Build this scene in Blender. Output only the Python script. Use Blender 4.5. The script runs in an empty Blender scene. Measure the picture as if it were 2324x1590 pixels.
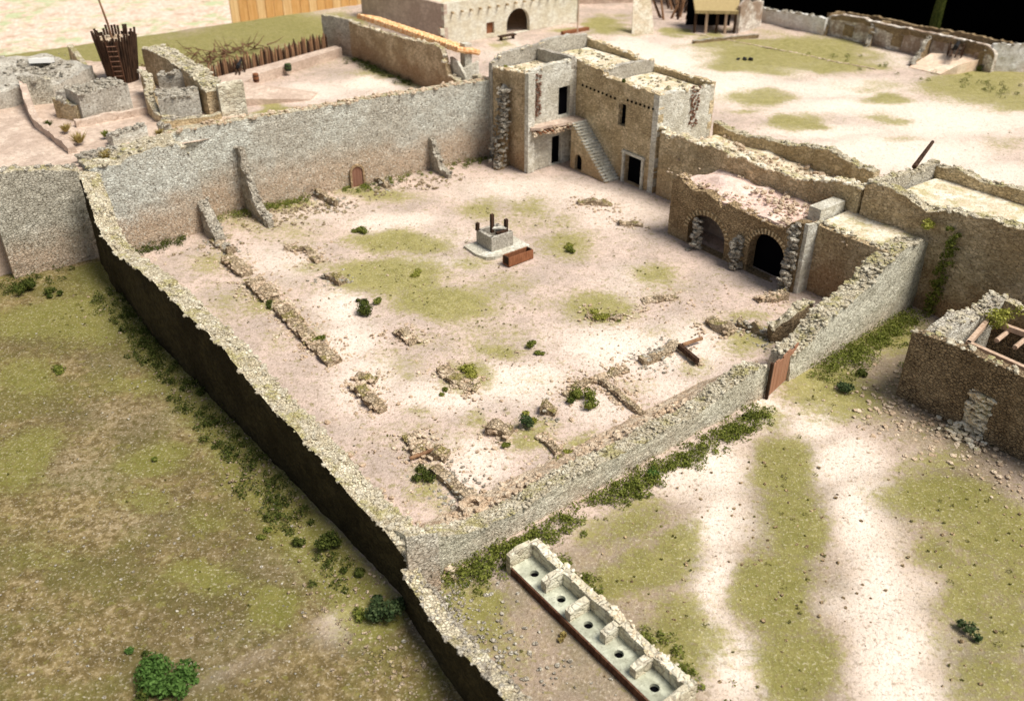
import bpy, bmesh, math, random
import numpy as np
from math import sin, cos, tan, radians, pi, atan2, sqrt, hypot
from mathutils import Vector, noise, Matrix
from mathutils.geometry import tessellate_polygon

rnd = random.Random(7)
SC = bpy.context.scene
COL = SC.collection

# ------------------------------------------------------------------ survey
# The site was surveyed from the photograph: a camera 30 m up, pitched down 31.9 degrees.
FPX, TILT, CAMH, CX, CY = 2100.0, radians(31.9), 30.0, 1162.0, 795.0
def ray(u, v):
    dx = (u-CX)/FPX; dy = (CY-v)/FPX
    return np.array([dx, cos(TILT)+dy*sin(TILT), -sin(TILT)+dy*cos(TILT)])
def G(u, v, z=0.0):
    r = ray(u, v); t = (z-CAMH)/r[2]
    return (float(r[0]*t), float(r[1]*t))
SV = np.array([.6004, -.7997]); EV = np.array([.7997, .6004]); ORG = np.array(G(1192, 392))
def W(a, b):                       # site grid: a = metres "south", b = metres "east" of the house corner
    p = ORG + a*SV + b*EV
    return (float(p[0]), float(p[1]))
def ab(p):
    q = np.array(p)-ORG
    return (float(SV@q), float(EV@q))
def onp(A, B, u, v):
    A = np.array(A, float); B = np.array(B, float); d = B-A; d /= np.hypot(*d)
    r = ray(u, v); n = np.array([-d[1], d[0]]); t = n@A/(n@r[:2]); p = r*t
    return float(d@(p[:2]-A)), float(CAMH+p[2])
def plb(b, u, v): s, z = onp(W(0, b), W(10, b), u, v); return s, z      # plane of constant b -> (a, z)
def pla(a, u, v): s, z = onp(W(a, 0), W(a, 10), u, v); return s, z      # plane of constant a -> (b, z)
YAW_A = atan2(SV[1], SV[0])        # heading of the +a axis
YAW_B = atan2(EV[1], EV[0])

# ------------------------------------------------------------------ materials
class NT:
    def __init__(s, name):
        s.m = bpy.data.materials.new(name); s.m.use_nodes = True
        s.t = s.m.node_tree; s.n = s.t.nodes; s.l = s.t.links
        s.b = s.n['Principled BSDF']; s.b.inputs['Roughness'].default_value = .9
        s.b.inputs['Specular IOR Level'].default_value = .12
        g = s.n.new('ShaderNodeNewGeometry'); s.pos = g.outputs['Position']; s.nor = g.outputs['Normal']
    def noise(s, scale, detail=4, rough=.6, vec=None, stretch=None):
        v = vec or s.pos
        if stretch:
            mp = s.n.new('ShaderNodeMapping'); s.l.new(v, mp.inputs[0]); mp.inputs['Scale'].default_value = stretch; v = mp.outputs[0]
        n = s.n.new('ShaderNodeTexNoise'); n.inputs['Scale'].default_value = scale
        n.inputs['Detail'].default_value = detail; n.inputs['Roughness'].default_value = rough
        s.l.new(v, n.inputs['Vector']); return n.outputs['Fac']
    def voro(s, scale, feature='F1', out='Distance', stretch=None):
        v = s.pos
        if stretch:
            mp = s.n.new('ShaderNodeMapping'); s.l.new(v, mp.inputs[0]); mp.inputs['Scale'].default_value = stretch; v = mp.outputs[0]
        n = s.n.new('ShaderNodeTexVoronoi'); n.feature = feature; n.inputs['Scale'].default_value = scale
        s.l.new(v, n.inputs['Vector']); return n.outputs[out]
    def ramp(s, fac, a, b, c0=0., c1=1.):
        n = s.n.new('ShaderNodeMapRange'); n.interpolation_type = 'SMOOTHSTEP'
        n.inputs['From Min'].default_value = a; n.inputs['From Max'].default_value = b
        n.inputs['To Min'].default_value = c0; n.inputs['To Max'].default_value = c1
        s.l.new(fac, n.inputs['Value']); return n.outputs[0]
    def mix(s, fac, a, b, mode='MIX'):
        n = s.n.new('ShaderNodeMix'); n.data_type = 'RGBA'; n.blend_type = mode
        if isinstance(fac, (int, float)): n.inputs[0].default_value = fac
        else: s.l.new(fac, n.inputs[0])
        for i, c in ((6, a), (7, b)):
            if isinstance(c, (tuple, list)): n.inputs[i].default_value = (*c[:3], 1)
            else: s.l.new(c, n.inputs[i])
        return n.outputs[2]
    def math(s, op, a, b=0.):
        n = s.n.new('ShaderNodeMath'); n.operation = op
        for i, c in ((0, a), (1, b)):
            if isinstance(c, (int, float)): n.inputs[i].default_value = c
            else: s.l.new(c, n.inputs[i])
        return n.outputs[0]
    def sep(s, v=None):
        n = s.n.new('ShaderNodeSeparateXYZ'); s.l.new(v or s.pos, n.inputs[0]); return n.outputs
    def bump(s, h, strength=.6, dist=.08):
        n = s.n.new('ShaderNodeBump'); n.inputs['Strength'].default_value = strength; n.inputs['Distance'].default_value = dist
        s.l.new(h, n.inputs['Height']); s.l.new(n.outputs[0], s.b.inputs['Normal'])
    def col(s, c): s.l.new(c, s.b.inputs['Base Color'])
    def attr(s, name):
        n = s.n.new('ShaderNodeAttribute'); n.attribute_name = name; return n.outputs['Color']

def masonry(name, light, mid, dark, low=None, stone=3.2, joint=.5, patch=.28, speck=.5, bump=.8, lowz=2.2, moss=None):
    """rubble stone under worn plaster: patches, stones, joints and speckle, dirt rising from the foot"""
    s = NT(name)
    dn = s.n.new('ShaderNodeTexNoise'); dn.inputs['Scale'].default_value = 1.7; dn.inputs['Detail'].default_value = 3; s.l.new(s.pos, dn.inputs['Vector'])
    vm = s.n.new('ShaderNodeVectorMath'); vm.operation = 'MULTIPLY_ADD'; s.l.new(dn.outputs['Color'], vm.inputs[0]); vm.inputs[1].default_value = (.22, .22, .22); s.l.new(s.pos, vm.inputs[2])
    flat_pos = s.pos; s.pos = vm.outputs[0]
    big = s.noise(patch, 5, .62); c = s.mix(s.ramp(big, .40, .60), mid, light)
    cell = s.voro(stone, 'F1', 'Color', (1, 1, 1.6)); cs = s.sep(cell)[0]
    edge = s.voro(stone, 'DISTANCE_TO_EDGE', 'Distance', (1, 1, 1.6))
    c = s.mix(s.math('MULTIPLY', s.ramp(cs, .1, .95), .55), c, s.mix(.5, mid, dark))
    n2 = s.noise(1.1, 4, .6)
    jm = s.math('MULTIPLY', s.ramp(edge, .09, .0), s.ramp(n2, .38, .6))
    c = s.mix(s.math('MULTIPLY', jm, joint), c, dark)
    if low:
        z = s.sep(flat_pos)[2]; nz = s.math('ADD', z, s.math('MULTIPLY', s.math('SUBTRACT', s.noise(.45, 4), .5), 4.0))
        c = s.mix(s.math('MULTIPLY', s.ramp(nz, lowz+1.6, lowz-1.6), .8), c, low)
    if moss:
        nm = s.sep(s.nor)[2]
        c = s.mix(s.math('MULTIPLY', s.ramp(nm, .3, .8), s.ramp(s.noise(.9, 5), .5, .62)), c, moss)
    fine = s.noise(6.5, 3, .75); c = s.mix(s.math('MULTIPLY', s.ramp(fine, .52, .72), speck), c, light)
    c = s.mix(s.math('MULTIPLY', s.ramp(fine, .46, .30), speck*1.3), c, dark)
    s.col(c)
    h = s.math('ADD', s.math('MULTIPLY', s.ramp(edge, 0, .14), joint*.9), s.math('MULTIPLY', fine, .8))
    s.bump(h, bump, .12); return s.m

M = {}
M['outer'] = masonry('worn_grey_plaster', (.80, .77, .66), (.60, .56, .46), (.15, .125, .09), (.56, .41, .29), stone=4.2, speck=.95, joint=.6, bump=1.)
M['north'] = masonry('blotched_plaster', (.80, .82, .74), (.64, .61, .52), (.15, .125, .095), (.60, .43, .29), stone=4.2, patch=.14, speck=.95, joint=.5, bump=1., lowz=2.8)
M['front'] = masonry('speckled_pale_wall', (.84, .82, .68), (.64, .61, .48), (.16, .14, .10), (.58, .44, .33), stone=5, speck=1., joint=.35, bump=.9, lowz=.1)
M['shadewall'] = masonry('shade_painted_rubble', (.07, .055, .025), (.032, .024, .011), (.008, .006, .003), None, speck=.35)  # near-black base colour carries the shade of the walls' outer faces
M['cope'] = masonry('loose_limestone', (.76, .71, .57), (.54, .48, .36), (.19, .15, .09), None, stone=4.5, joint=.4, patch=1.6, speck=.7, moss=(.42, .38, .18))
M['copetop'] = masonry('crumbled_wall_core', (.88, .81, .62), (.66, .58, .41), (.22, .16, .09), None, stone=6, joint=.6, patch=1.2, speck=.9, bump=1., moss=(.44, .39, .19))
M['copepink'] = masonry('loose_pink_limestone', (.80, .68, .52), (.60, .45, .31), (.22, .14, .08), None, stone=4.5, joint=.4, patch=1.8, speck=.6)
M['copegrey'] = masonry('loose_grey_limestone', (.68, .64, .54), (.44, .39, .31), (.15, .12, .09), None, stone=5, joint=.6, patch=1.6, speck=.8, bump=1.)
M['footing'] = masonry('mossy_footing_stone', (.66, .54, .39), (.44, .34, .22), (.14, .09, .05), None, stone=4.5, joint=.7, patch=1.3, speck=.9, bump=1., moss=(.28, .24, .08))
M['plankramp'] = masonry('bright_pink_plank', (.92,.78,.62), (.84,.64,.48), (.4,.26,.18), None, patch=.5, speck=.4, joint=.0)
M['brown'] = masonry('brown_rubble_stone', (.56, .42, .25), (.36, .255, .14), (.09, .06, .03), None, stone=4.5, joint=.8, speck=.6, bump=1.)
M['tan'] = masonry('tan_plaster_on_stone', (.84, .70, .46), (.56, .44, .26), (.13, .09, .045), (.50, .34, .19), patch=.45, speck=.6, joint=.6, lowz=1.0)
M['pale'] = masonry('pale_lime_plaster', (.84, .83, .74), (.62, .59, .49), (.20, .17, .12), None, patch=.55, speck=.6, joint=.35)
M['roof'] = masonry('pale_lime_roof', (.90, .86, .73), (.76, .64, .47), (.34, .27, .13), None, patch=.7, speck=.8, joint=.15, moss=(.52, .46, .26))
M['pinkroof'] = masonry('pink_earth_roof', (.88, .72, .64), (.80, .60, .52), (.42, .28, .2), None, patch=.7, speck=.4, joint=.1)
M['white'] = masonry('whitewashed_plaster', (.84, .83, .72), (.74, .69, .54), (.30, .23, .14), None, patch=.6, speck=.3, joint=.1)
M['grey'] = masonry('grey_rubble_stone', (.68, .65, .57), (.50, .46, .39), (.17, .14, .1), None, stone=5, speck=.8, joint=.4)
M['hutstone'] = masonry('dark_brown_rubble', (.42, .32, .20), (.25, .18, .105), (.045, .03, .018), None, stone=4.5, joint=.8, speck=.7, bump=1.)
M['earth'] = masonry('packed_pink_earth', (.70, .57, .47), (.54, .42, .34), (.30, .22, .16), None, patch=.5, speck=.5, joint=.0)
M['browned'] = masonry('fissured_brown_plaster', (.76, .61, .40), (.48, .36, .21), (.12, .08, .04), (.36, .22, .12), patch=.45, speck=.7, joint=.55)
M['farwhite'] = masonry('weathered_whitewash', (.90, .92, .90), (.74, .73, .68), (.3, .26, .22), (.62, .50, .42), patch=.5, speck=.5, joint=.1, lowz=.3)
M['latwall'] = masonry('cut_block_wall', (.84, .81, .66), (.66, .60, .44), (.16, .10, .06), None, stone=2.2, joint=.5, speck=.5)
M['latfloor'] = masonry('smooth_pale_floor', (.62, .64, .52), (.44, .46, .36), (.2, .19, .14), None, patch=1.6, speck=.5, joint=.0, bump=.2)

def wood(name, c1, c2, sc=6, stretch=(1, 1, .08), rough=.85):
    s = NT(name); n = s.noise(sc, 5, .65, None, stretch); n2 = s.noise(.9, 2, .5)
    c = s.mix(s.ramp(n, .35, .65), c1, c2); c = s.mix(s.math('MULTIPLY', s.ramp(n2, .45, .7), .4), c, c2)
    s.col(c); s.bump(n, .5, .03); s.b.inputs['Roughness'].default_value = rough; return s.m
M['darkwood'] = wood('charred_brown_wood', (.025, .015, .01), (.085, .048, .03))
M['rustwood'] = wood('reddish_brown_wood', (.19, .075, .035), (.30, .13, .065), 9, (1, 1, .2))
M['duskwood'] = wood('dark_reddish_wood', (.07, .03, .018), (.15, .075, .045), 7, (1, 1, .3))
M['palewood'] = wood('weathered_beam_wood', (.42, .29, .20), (.60, .45, .34))
M['orange'] = wood('orange_stained_plank', (.58, .31, .10), (.72, .44, .17), 4, (1, 1, .05))
M['orangepale'] = wood('pale_stained_plank', (.66, .42, .18), (.82, .60, .30), 4, (1, 1, .05))
M['brickbrown'] = wood('exposed_brown_brick', (.12, .06, .04), (.26, .15, .10), 5, (1, 1, 1))
M['gatedark'] = wood('dull_red_door_board', (.20, .09, .06), (.30, .16, .11), 4, (2.5, 2.5, .1))
M['logend'] = wood('split_log_wood', (.16, .085, .05), (.34, .20, .11), 3)
M['gatewood'] = wood('rusty_gate_board', (.30, .145, .085), (.40, .22, .14), 4, (2.5, 2.5, .1))
s = NT('terracotta_tile'); n = s.noise(2.5, 3); s.col(s.mix(s.ramp(n, .35, .65), (.66, .30, .12), (.84, .60, .34))); s.bump(s.noise(6), .4, .05); M['tile'] = s.m
s = NT('dry_thatch'); n = s.noise(5, 5, .7, None, (3, 3, .4)); s.col(s.mix(s.ramp(n, .3, .7), (.26, .18, .08), (.62, .50, .26))); s.bump(n, .8, .08); M['thatch'] = s.m
s = NT('near_black_matte'); s.b.inputs['Base Color'].default_value = (.0012, .0012, .0014, 1); s.b.inputs['Specular IOR Level'].default_value = 0; s.b.inputs['Roughness'].default_value = 1; M['black'] = s.m
s = NT('painted_recess_shade'); s.b.inputs['Base Color'].default_value = (.004, .004, .005, 1); s.b.inputs['Specular IOR Level'].default_value = 0; M['shadeblack'] = s.m  # black paint standing in for shade inside openings and holes
s = NT('dark_iron'); s.b.inputs['Base Color'].default_value = (.03, .03, .032, 1); s.b.inputs['Metallic'].default_value = .4; s.b.inputs['Roughness'].default_value = .6; M['iron'] = s.m
s = NT('white_board'); s.b.inputs['Base Color'].default_value = (.85, .85, .82, 1); M['board'] = s.m
def leafmat(name, c1, c2, tr=.25):
    s = NT(name); a = s.noise(5.5, 2, .6); c = s.mix(s.ramp(a, .35, .65), c1, c2); s.col(c)
    s.b.inputs['Roughness'].default_value = .7
    t = s.n.new('ShaderNodeBsdfTranslucent'); s.l.new(c, t.inputs[0]); mx = s.n.new('ShaderNodeMixShader'); mx.inputs[0].default_value = tr
    o = s.n['Material Output']; s.l.new(s.b.outputs[0], mx.inputs[1]); s.l.new(t.outputs[0], mx.inputs[2]); s.l.new(mx.outputs[0], o.inputs[0]); return s.m
M['leaf'] = leafmat('mid_green_leaf', (.10, .13, .02), (.25, .27, .06))
M['leafdk'] = leafmat('deep_green_leaf', (.04, .06, .012), (.12, .14, .03))
M['leafbl'] = leafmat('blue_green_leaf', (.035, .065, .025), (.11, .15, .06))
M['leafyl'] = leafmat('yellow_green_leaf', (.20, .21, .03), (.42, .42, .10))
M['leafbr'] = leafmat('bright_green_leaf', (.05, .11, .02), (.14, .25, .06))
M['mosstuft'] = leafmat('olive_tuft', (.12, .115, .03), (.27, .25, .08))
M['straw'] = leafmat('dry_straw_leaf', (.26, .19, .06), (.46, .37, .14))
M['twig'] = leafmat('brown_twig', (.10, .05, .03), (.22, .12, .07), 0)

# ground of the board
def ground_mat():
    s = NT('painted_earth_and_moss')
    a = s.attr('cover'); R, Gc, B = s.sep(a)[0], s.sep(a)[1], s.sep(a)[2]
    n1 = s.noise(.22, 5, .6); n2 = s.noise(1.3, 5, .7); n3 = s.noise(7, 3, .75); n4 = s.noise(2.6, 5, .75)
    sand = s.mix(s.ramp(n1, .35, .65), (.70, .55, .475), (.50, .405, .35))
    sand = s.mix(s.math('MULTIPLY', s.ramp(n2, .46, .66), .55), sand, (.38, .30, .24))
    path = s.mix(s.ramp(n2, .35, .7), (.93, .82, .72), (.87, .72, .61))
    c = s.mix(Gc, sand, path)
    fld = s.mix(s.ramp(n2, .36, .66), (.125, .09, .032), (.27, .205, .09))
    fld = s.mix(s.math('MULTIPLY', s.ramp(n4, .50, .60), .6), fld, (.42, .33, .19))
    fld = s.mix(s.math('MULTIPLY', s.ramp(n1, .44, .58), .7), fld, (.125, .12, .028))
    fld = s.mix(s.math('MULTIPLY', s.math('MULTIPLY', Gc, .8), s.ramp(n4, .38, .58)), fld, (.44, .35, .23))
    fld = s.mix(s.math('MULTIPLY', s.ramp(s.noise(.13, 3, .55), .42, .62), .55), fld, (.095, .075, .03))
    c = s.mix(B, c, fld)
    gm = s.math('ADD', s.math('ADD', R, s.math('MULTIPLY', s.math('SUBTRACT', s.noise(.28, 4, .6), .5), .55)), s.math('MULTIPLY', s.math('SUBTRACT', n4, .5), 1.35)); gm = s.math('ADD', gm, s.math('MULTIPLY', s.math('SUBTRACT', n3, .5), .9))
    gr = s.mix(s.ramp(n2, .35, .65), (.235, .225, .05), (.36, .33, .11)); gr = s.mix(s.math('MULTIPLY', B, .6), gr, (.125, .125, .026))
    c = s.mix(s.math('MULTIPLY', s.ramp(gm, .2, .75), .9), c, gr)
    # grit: dark and pale specks
    n5 = s.noise(4.2, 2, .6)
    c = s.mix(s.math('MULTIPLY', s.ramp(n3, .54, .68), .38), c, (.84, .74, .60))
    c = s.mix(s.math('MULTIPLY', s.ramp(n3, .47, .33), .5), c, (.19, .14, .07))
    c = s.mix(s.math('MULTIPLY', s.ramp(n5, .43, .32), .45), c, (.20, .15, .08))
    c = s.mix(s.math('MULTIPLY', s.math('MULTIPLY', s.ramp(s.noise(1.9, 4, .7), .56, .64), s.ramp(Gc, .7, .2)), .55), c, (.24, .22, .06))
    vo = s.voro(2.2); sp = s.math('MULTIPLY', s.ramp(vo, .085, .04), s.ramp(s.noise(.6, 3), .5, .62))
    c = s.mix(s.math('MULTIPLY', sp, .8), c, (.14, .09, .05))
    s.col(c); s.bump(s.math('ADD', n3, s.math('MULTIPLY', n4, 1.2)), .75, .1); return s.m
M['ground'] = ground_mat()
s = NT('leaf_litter'); n = s.noise(.35, 6, .7); n2 = s.noise(1.5, 5, .8)
c = s.mix(s.ramp(n2, .4, .62), (.66, .46, .34), (.90, .78, .68)); c = s.mix(s.math('MULTIPLY', s.ramp(s.noise(.16, 6, .7), .50, .62), .65), c, (.40, .56, .26))
c = s.mix(s.math('MULTIPLY', s.ramp(n, .52, .66), .6), c, (.40, .26, .15)); s.col(c); s.bump(n2, .8, .3); M['litter'] = s.m

# ------------------------------------------------------------------ objects
def tag(o, label=None, cat=None, group=None, kind=None):
    if label: o['label'] = label
    if cat: o['category'] = cat
    if group: o['group'] = group
    if kind: o['kind'] = kind
    return o
def link(name, me, parent=None):
    o = bpy.data.objects.new(name, me); COL.objects.link(o)
    if parent is not None:
        o.parent = parent; o.matrix_parent_inverse = Matrix.Translation(parent.location).inverted()
    return o
def root(name, xy, label, cat, z=0., group=None):
    o = bpy.data.objects.new(name, None); COL.objects.link(o); o.location = (xy[0], xy[1], z); o.empty_display_size = .5
    return tag(o, label, cat, group)
class MB:
    def __init__(s): s.v = []; s.f = []; s.k = 0; s.mi = []; s.cur = 0
    def add(s, vs, fs):
        s.v.extend([tuple(map(float, p)) for p in vs]); s.f.extend([tuple(i+s.k for i in f) for f in fs]); s.k += len(vs)
        s.mi.extend([s.cur]*len(fs)); return s
    def box(s, c, size, yaw=0, pitch=0, roll=0):
        m = Matrix.Translation(c) @ Matrix.Rotation(yaw, 4, 'Z') @ Matrix.Rotation(pitch, 4, 'Y') @ Matrix.Rotation(roll, 4, 'X')
        h = [q/2 for q in size]
        vs = [m @ Vector((x*h[0], y*h[1], z*h[2])) for x in (-1, 1) for y in (-1, 1) for z in (-1, 1)]
        return s.add(vs, [(0, 1, 3, 2), (4, 6, 7, 5), (0, 4, 5, 1), (2, 3, 7, 6), (0, 2, 6, 4), (1, 5, 7, 3)])
    def tube(s, pts, r, n=7, cap=True):
        rings = []
        for i, p in enumerate(pts):
            p = Vector(p); d = (Vector(pts[min(i+1, len(pts)-1)])-Vector(pts[max(i-1, 0)])).normalized()
            x = d.orthogonal().normalized(); y = d.cross(x); rr = r[i] if isinstance(r, (list, tuple)) else r
            rings.append([p+(x*cos(2*pi*j/n)+y*sin(2*pi*j/n))*rr for j in range(n)])
        vs = [q for R in rings for q in R]; fs = []
        for i in range(len(pts)-1):
            for j in range(n): fs.append((i*n+j, i*n+(j+1) % n, (i+1)*n+(j+1) % n, (i+1)*n+j))
        if cap: fs += [tuple(range(n))[::-1], tuple(range((len(pts)-1)*n, len(pts)*n))]
        return s.add(vs, fs)
    def stone(s, p, r, flat=.7):
        T = STONES[rnd.randrange(len(STONES))]; yaw = rnd.random()*6.28; c, q = cos(yaw), sin(yaw)
        sx, sy, sz = r*rnd.uniform(.7, 1.35), r*rnd.uniform(.7, 1.2), r*flat*rnd.uniform(.7, 1.2)
        tl = rnd.uniform(-.3, .3)
        vs = []
        for (x, y, z) in T[0]:
            x *= sx; y *= sy; z = z*sz+x*tl; vs.append((p[0]+x*c-y*q, p[1]+x*q+y*c, p[2]+z))
        return s.add(vs, T[1])
    def leafblob(s, c, r, n, size, squash=.75, upbias=.3):
        for _ in range(n):
            d = Vector((rnd.gauss(0, 1), rnd.gauss(0, 1), rnd.gauss(0, 1)+upbias)).normalized()
            p = Vector(c)+Vector((d.x*r, d.y*r, d.z*r*squash))*rnd.uniform(.55, 1.08)
            if p.z < .01+CURZ[0]: p.z = CURZ[0]+.02
            nn = (d+Vector((rnd.gauss(0, .6), rnd.gauss(0, .6), rnd.gauss(0, .6)))).normalized()
            x = nn.orthogonal().normalized(); y = nn.cross(x); a = rnd.random()*6.28
            X = (x*cos(a)+y*sin(a))*size*rnd.uniform(.6, 1.3); Y = (y*cos(a)-x*sin(a))*size*rnd.uniform(.4, .8)
            s.add([p-X, p-Y, p+X, p+Y+nn*size*.2], [(0, 1, 2, 3)])
        return s
    def build(s, name, mats, parent=None, smooth=False):
        me = bpy.data.meshes.new(name); me.from_pydata(s.v, [], s.f); me.update()
        for m in (mats if isinstance(mats, (list, tuple)) else [mats]): me.materials.append(M[m])
        if len(me.materials) > 1: me.polygons.foreach_set('material_index', s.mi)
        if smooth: me.polygons.foreach_set('use_smooth', [True]*len(me.polygons))
        return link(name, me, parent)
CURZ = [0.]
def mk_stones():
    out = []
    for k in range(10):
        bm = bmesh.new(); bmesh.ops.create_icosphere(bm, subdivisions=1, radius=1)
        for v in bm.verts:
            f = 1+.45*noise.noise(v.co*1.3+Vector((k*7.1, k, 0))); v.co *= f
            v.co.z = max(-.75, min(.8, v.co.z)); v.co.x = max(-.9, min(.95, v.co.x))
        out.append(([tuple(v.co) for v in bm.verts], [tuple(v.index for v in f.verts) for f in bm.faces])); bm.free()
    return out
STONES = mk_stones()
def nz(x, y, z=0., s=1.): return noise.noise(Vector((x*s, y*s, z*s)))

def ridge(name, pts, w, side, mat, z0=0., drop=0., amp=.07, jag=.16, batter=.0, parent=None, step=.3, slope_to=None, cell=.33):
    """standing wall along a polyline of (x, y, top); thickness w to the left (+1) or right (-1); uneven top, hand-laid faces"""
    P = []
    for (p, q) in zip(pts[:-1], pts[1:]):
        L = max(hypot(q[0]-p[0], q[1]-p[1]), abs(q[2]-p[2])*.6); n = max(1, int(round(L/step)))
        for i in range(n): t = i/n; P.append([p[k]*(1-t)+q[k]*t for k in range(3)])
    P.append(list(pts[-1]))
    zt = max(p[2] for p in pts)-z0; nu = max(2, int(zt/cell)); nw = max(2, int(w/.3)); K = None; vs = []; fs = []
    for i, p in enumerate(P):
        a = P[max(i-2, 0)]; b = P[min(i+2, len(P)-1)]; d = Vector((b[0]-a[0], b[1]-a[1])); d = d.normalized() if d.length > 1e-6 else Vector((1, 0))
        n = Vector((-d.y, d.x))*side
        j = jag*(nz(p[0], p[1], 0, 1.1)+.6*nz(p[0], p[1], 3, 3.1)); top = max(z0+.05, p[2]+j)
        ztin = slope_to if slope_to is not None else max(z0+.04, top-drop)
        prof = [(-batter*(1-k/nu)*1., z0+(top-z0)*k/nu) for k in range(nu+1)]
        prof += [(w*k/nw, top+(ztin-top)*k/nw) for k in range(1, nw+1)]
        prof += [(w+batter*(k/nu), ztin+(z0-ztin)*k/nu) for k in range(1, nu+1)]
        K = len(prof)
        for q, (o, z) in enumerate(prof):
            e = amp*(nz(p[0], p[1], z, 1.3)+.7*nz(p[0]+9, p[1], z, 3.3)); o2 = o-(e if q <= nu else 0)+(e if q > nu+nw else 0)
            zz = z+(amp*1.1*nz(p[0]+o*n.x, p[1]+o*n.y, 5, 2.9) if nu <= q <= nu+nw else 0)
            if q in (0, K-1): zz = z0-.02
            vs.append((p[0]+n.x*o2, p[1]+n.y*o2, zz))
    for i in range(len(P)-1):
        for q in range(K-1):
            f = (i*K+q, i*K+q+1, (i+1)*K+q+1, (i+1)*K+q); fs.append(f if side > 0 else f[::-1])
    fs.append(tuple(range(K))[::-1] if side > 0 else tuple(range(K)))
    e = (len(P)-1)*K; fs.append(tuple(range(e, e+K)) if side > 0 else tuple(range(e, e+K))[::-1])
    mb = MB(); mb.add(vs, fs); tm = TOPMAT.get(mat)
    if not tm: return mb.build(name, mat, parent)
    o = mb.build(name, [mat, tm], parent)
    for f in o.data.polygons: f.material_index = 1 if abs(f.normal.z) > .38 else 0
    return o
TOPMAT = dict(front='copetop', shadewall='copetop', outer='copetop', north='copetop', tan='copetop', browned='copetop', hutstone='copetop', pale='copegrey', grey='copegrey', brown='copegrey')

def coping(name, parent, pts, w, side, dens, size, mat, drop=0., over=.05, rise=.0, slope_to=None):
    mb = MB()
    for (p, q) in zip(pts[:-1], pts[1:]):
        d = Vector((q[0]-p[0], q[1]-p[1])); L = max(d.length, .3*abs(q[2]-p[2])); d = d.normalized() if d.length > 1e-6 else Vector((1, 0)); n = Vector((-d.y, d.x))*side
        for _ in range(int(L*dens*w)+1):
            t = rnd.random(); o = rnd.uniform(-over, w+over); r = size*rnd.choice((.45, .6, .8, 1., 1.35))
            z = p[2]*(1-t)+q[2]*t; zi = slope_to if slope_to is not None else z-drop; z = z+(zi-z)*max(0, o/w)
            x = p[0]*(1-t)+q[0]*t; y = p[1]*(1-t)+q[1]*t
            mb.stone((x+n.x*o, y+n.y*o, z+rise+.14*nz(x, y, 0, 1.1)+r*.15), r)
    o = mb.build(name, mat, parent); o['kind'] = 'stuff'; return o

def facade(name, mat, A, B, outline, holes=(), t=.5, side=1, parent=None, jag=.0, bulge=.0):
    """upright wall sheet on the line A-B cut to an outline with openings; thickness t to the left (+1) or right (-1)"""
    A = Vector(A); d = (Vector(B)-A).normalized(); n = Vector((-d.y, d.x))*side
    ol = []
    N = len(outline)
    for i in range(N):
        p, q = outline[i], outline[(i+1) % N]; ol.append(p); L = hypot(q[0]-p[0], q[1]-p[1])
        if jag and not (abs(p[1]) < .05 and abs(q[1]) < .05) and L > .5:
            k = int(L/.35)
            for j in range(1, k):
                f = j/k; x = p[0]*(1-f)+q[0]*f; z = p[1]*(1-f)+q[1]*f
                e = jag*(nz(x, z, A.x, 1.4)+.7*nz(x, z, 5+A.y, 3.7)); ol.append((x+e*.35, z+e))
    loops = [ol]+[list(h) for h in holes]
    tri = tessellate_polygon([[Vector((p[0], p[1], 0)) for p in l] for l in loops])
    flat = [p for l in loops for p in l]; m = len(flat)
    vs = [(A.x+d.x*s, A.y+d.y*s, z) for s, z in flat]+[(A.x+d.x*s+n.x*t, A.y+d.y*s+n.y*t, z) for s, z in flat]
    fs = [tuple(f) for f in tri]+[tuple(i+m for i in f)[::-1] for f in tri]
    k = 0
    for l in loops:
        L = len(l)
        for i in range(L): fs.append((k+i, k+(i+1) % L, m+k+(i+1) % L, m+k+i))
        k += L
    mb = MB(); mb.add(vs, fs); o = mb.build(name, mat, parent)
    bm = bmesh.new(); bm.from_mesh(o.data); bmesh.ops.recalc_face_normals(bm, faces=bm.faces); bm.to_mesh(o.data); bm.free()
    return o
def poly(tops, z0=0.):          # top line left to right -> outline with a level foot
    return [(tops[0][0], z0), (tops[-1][0], z0)]+list(tops[::-1])
def arch(s0, s1, z0, zt, n=12, rise=None):
    w = (s1-s0)/2; r = rise if rise else w; zs = zt-r; c = (s0+s1)/2
    return [(s0, z0), (s0, zs)]+[(c-w*cos(pi*i/n), zs+r*sin(pi*i/n)) for i in range(1, n)]+[(s1, zs), (s1, z0)]
def rect(s0, s1, z0, z1): return [(s0, z0), (s0, z1), (s1, z1), (s1, z0)]
def slab(name, mat, xy, z, t, parent=None, rough=.0, n=0):
    """flat-topped slab over a ground plan; finely cut and slightly uneven when rough > 0"""
    bm = bmesh.new(); ring = [bm.verts.new((x, y, z)) for x, y in xy]; f = bm.faces.new(ring)
    bmesh.ops.triangulate(bm, faces=[f])
    if rough:
        for _ in range(n or 4):
            es = [e for e in bm.edges if e.calc_length() > .7]
            if es: bmesh.ops.subdivide_edges(bm, edges=es, cuts=1); bmesh.ops.triangulate(bm, faces=bm.faces[:])
        for v in bm.verts: v.co.z += rough*(nz(v.co.x, v.co.y, 2, .5)+.5*nz(v.co.x, v.co.y, 7, 1.9)); 
    r = bmesh.ops.extrude_face_region(bm, geom=bm.faces[:])
    for v in [g for g in r['geom'] if isinstance(g, bmesh.types.BMVert)]: v.co.z = z-t
    bmesh.ops.recalc_face_normals(bm, faces=bm.faces)
    me = bpy.data.meshes.new(name); bm.to_mesh(me); bm.free(); me.materials.append(M[mat]); return link(name, me, parent)

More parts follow.
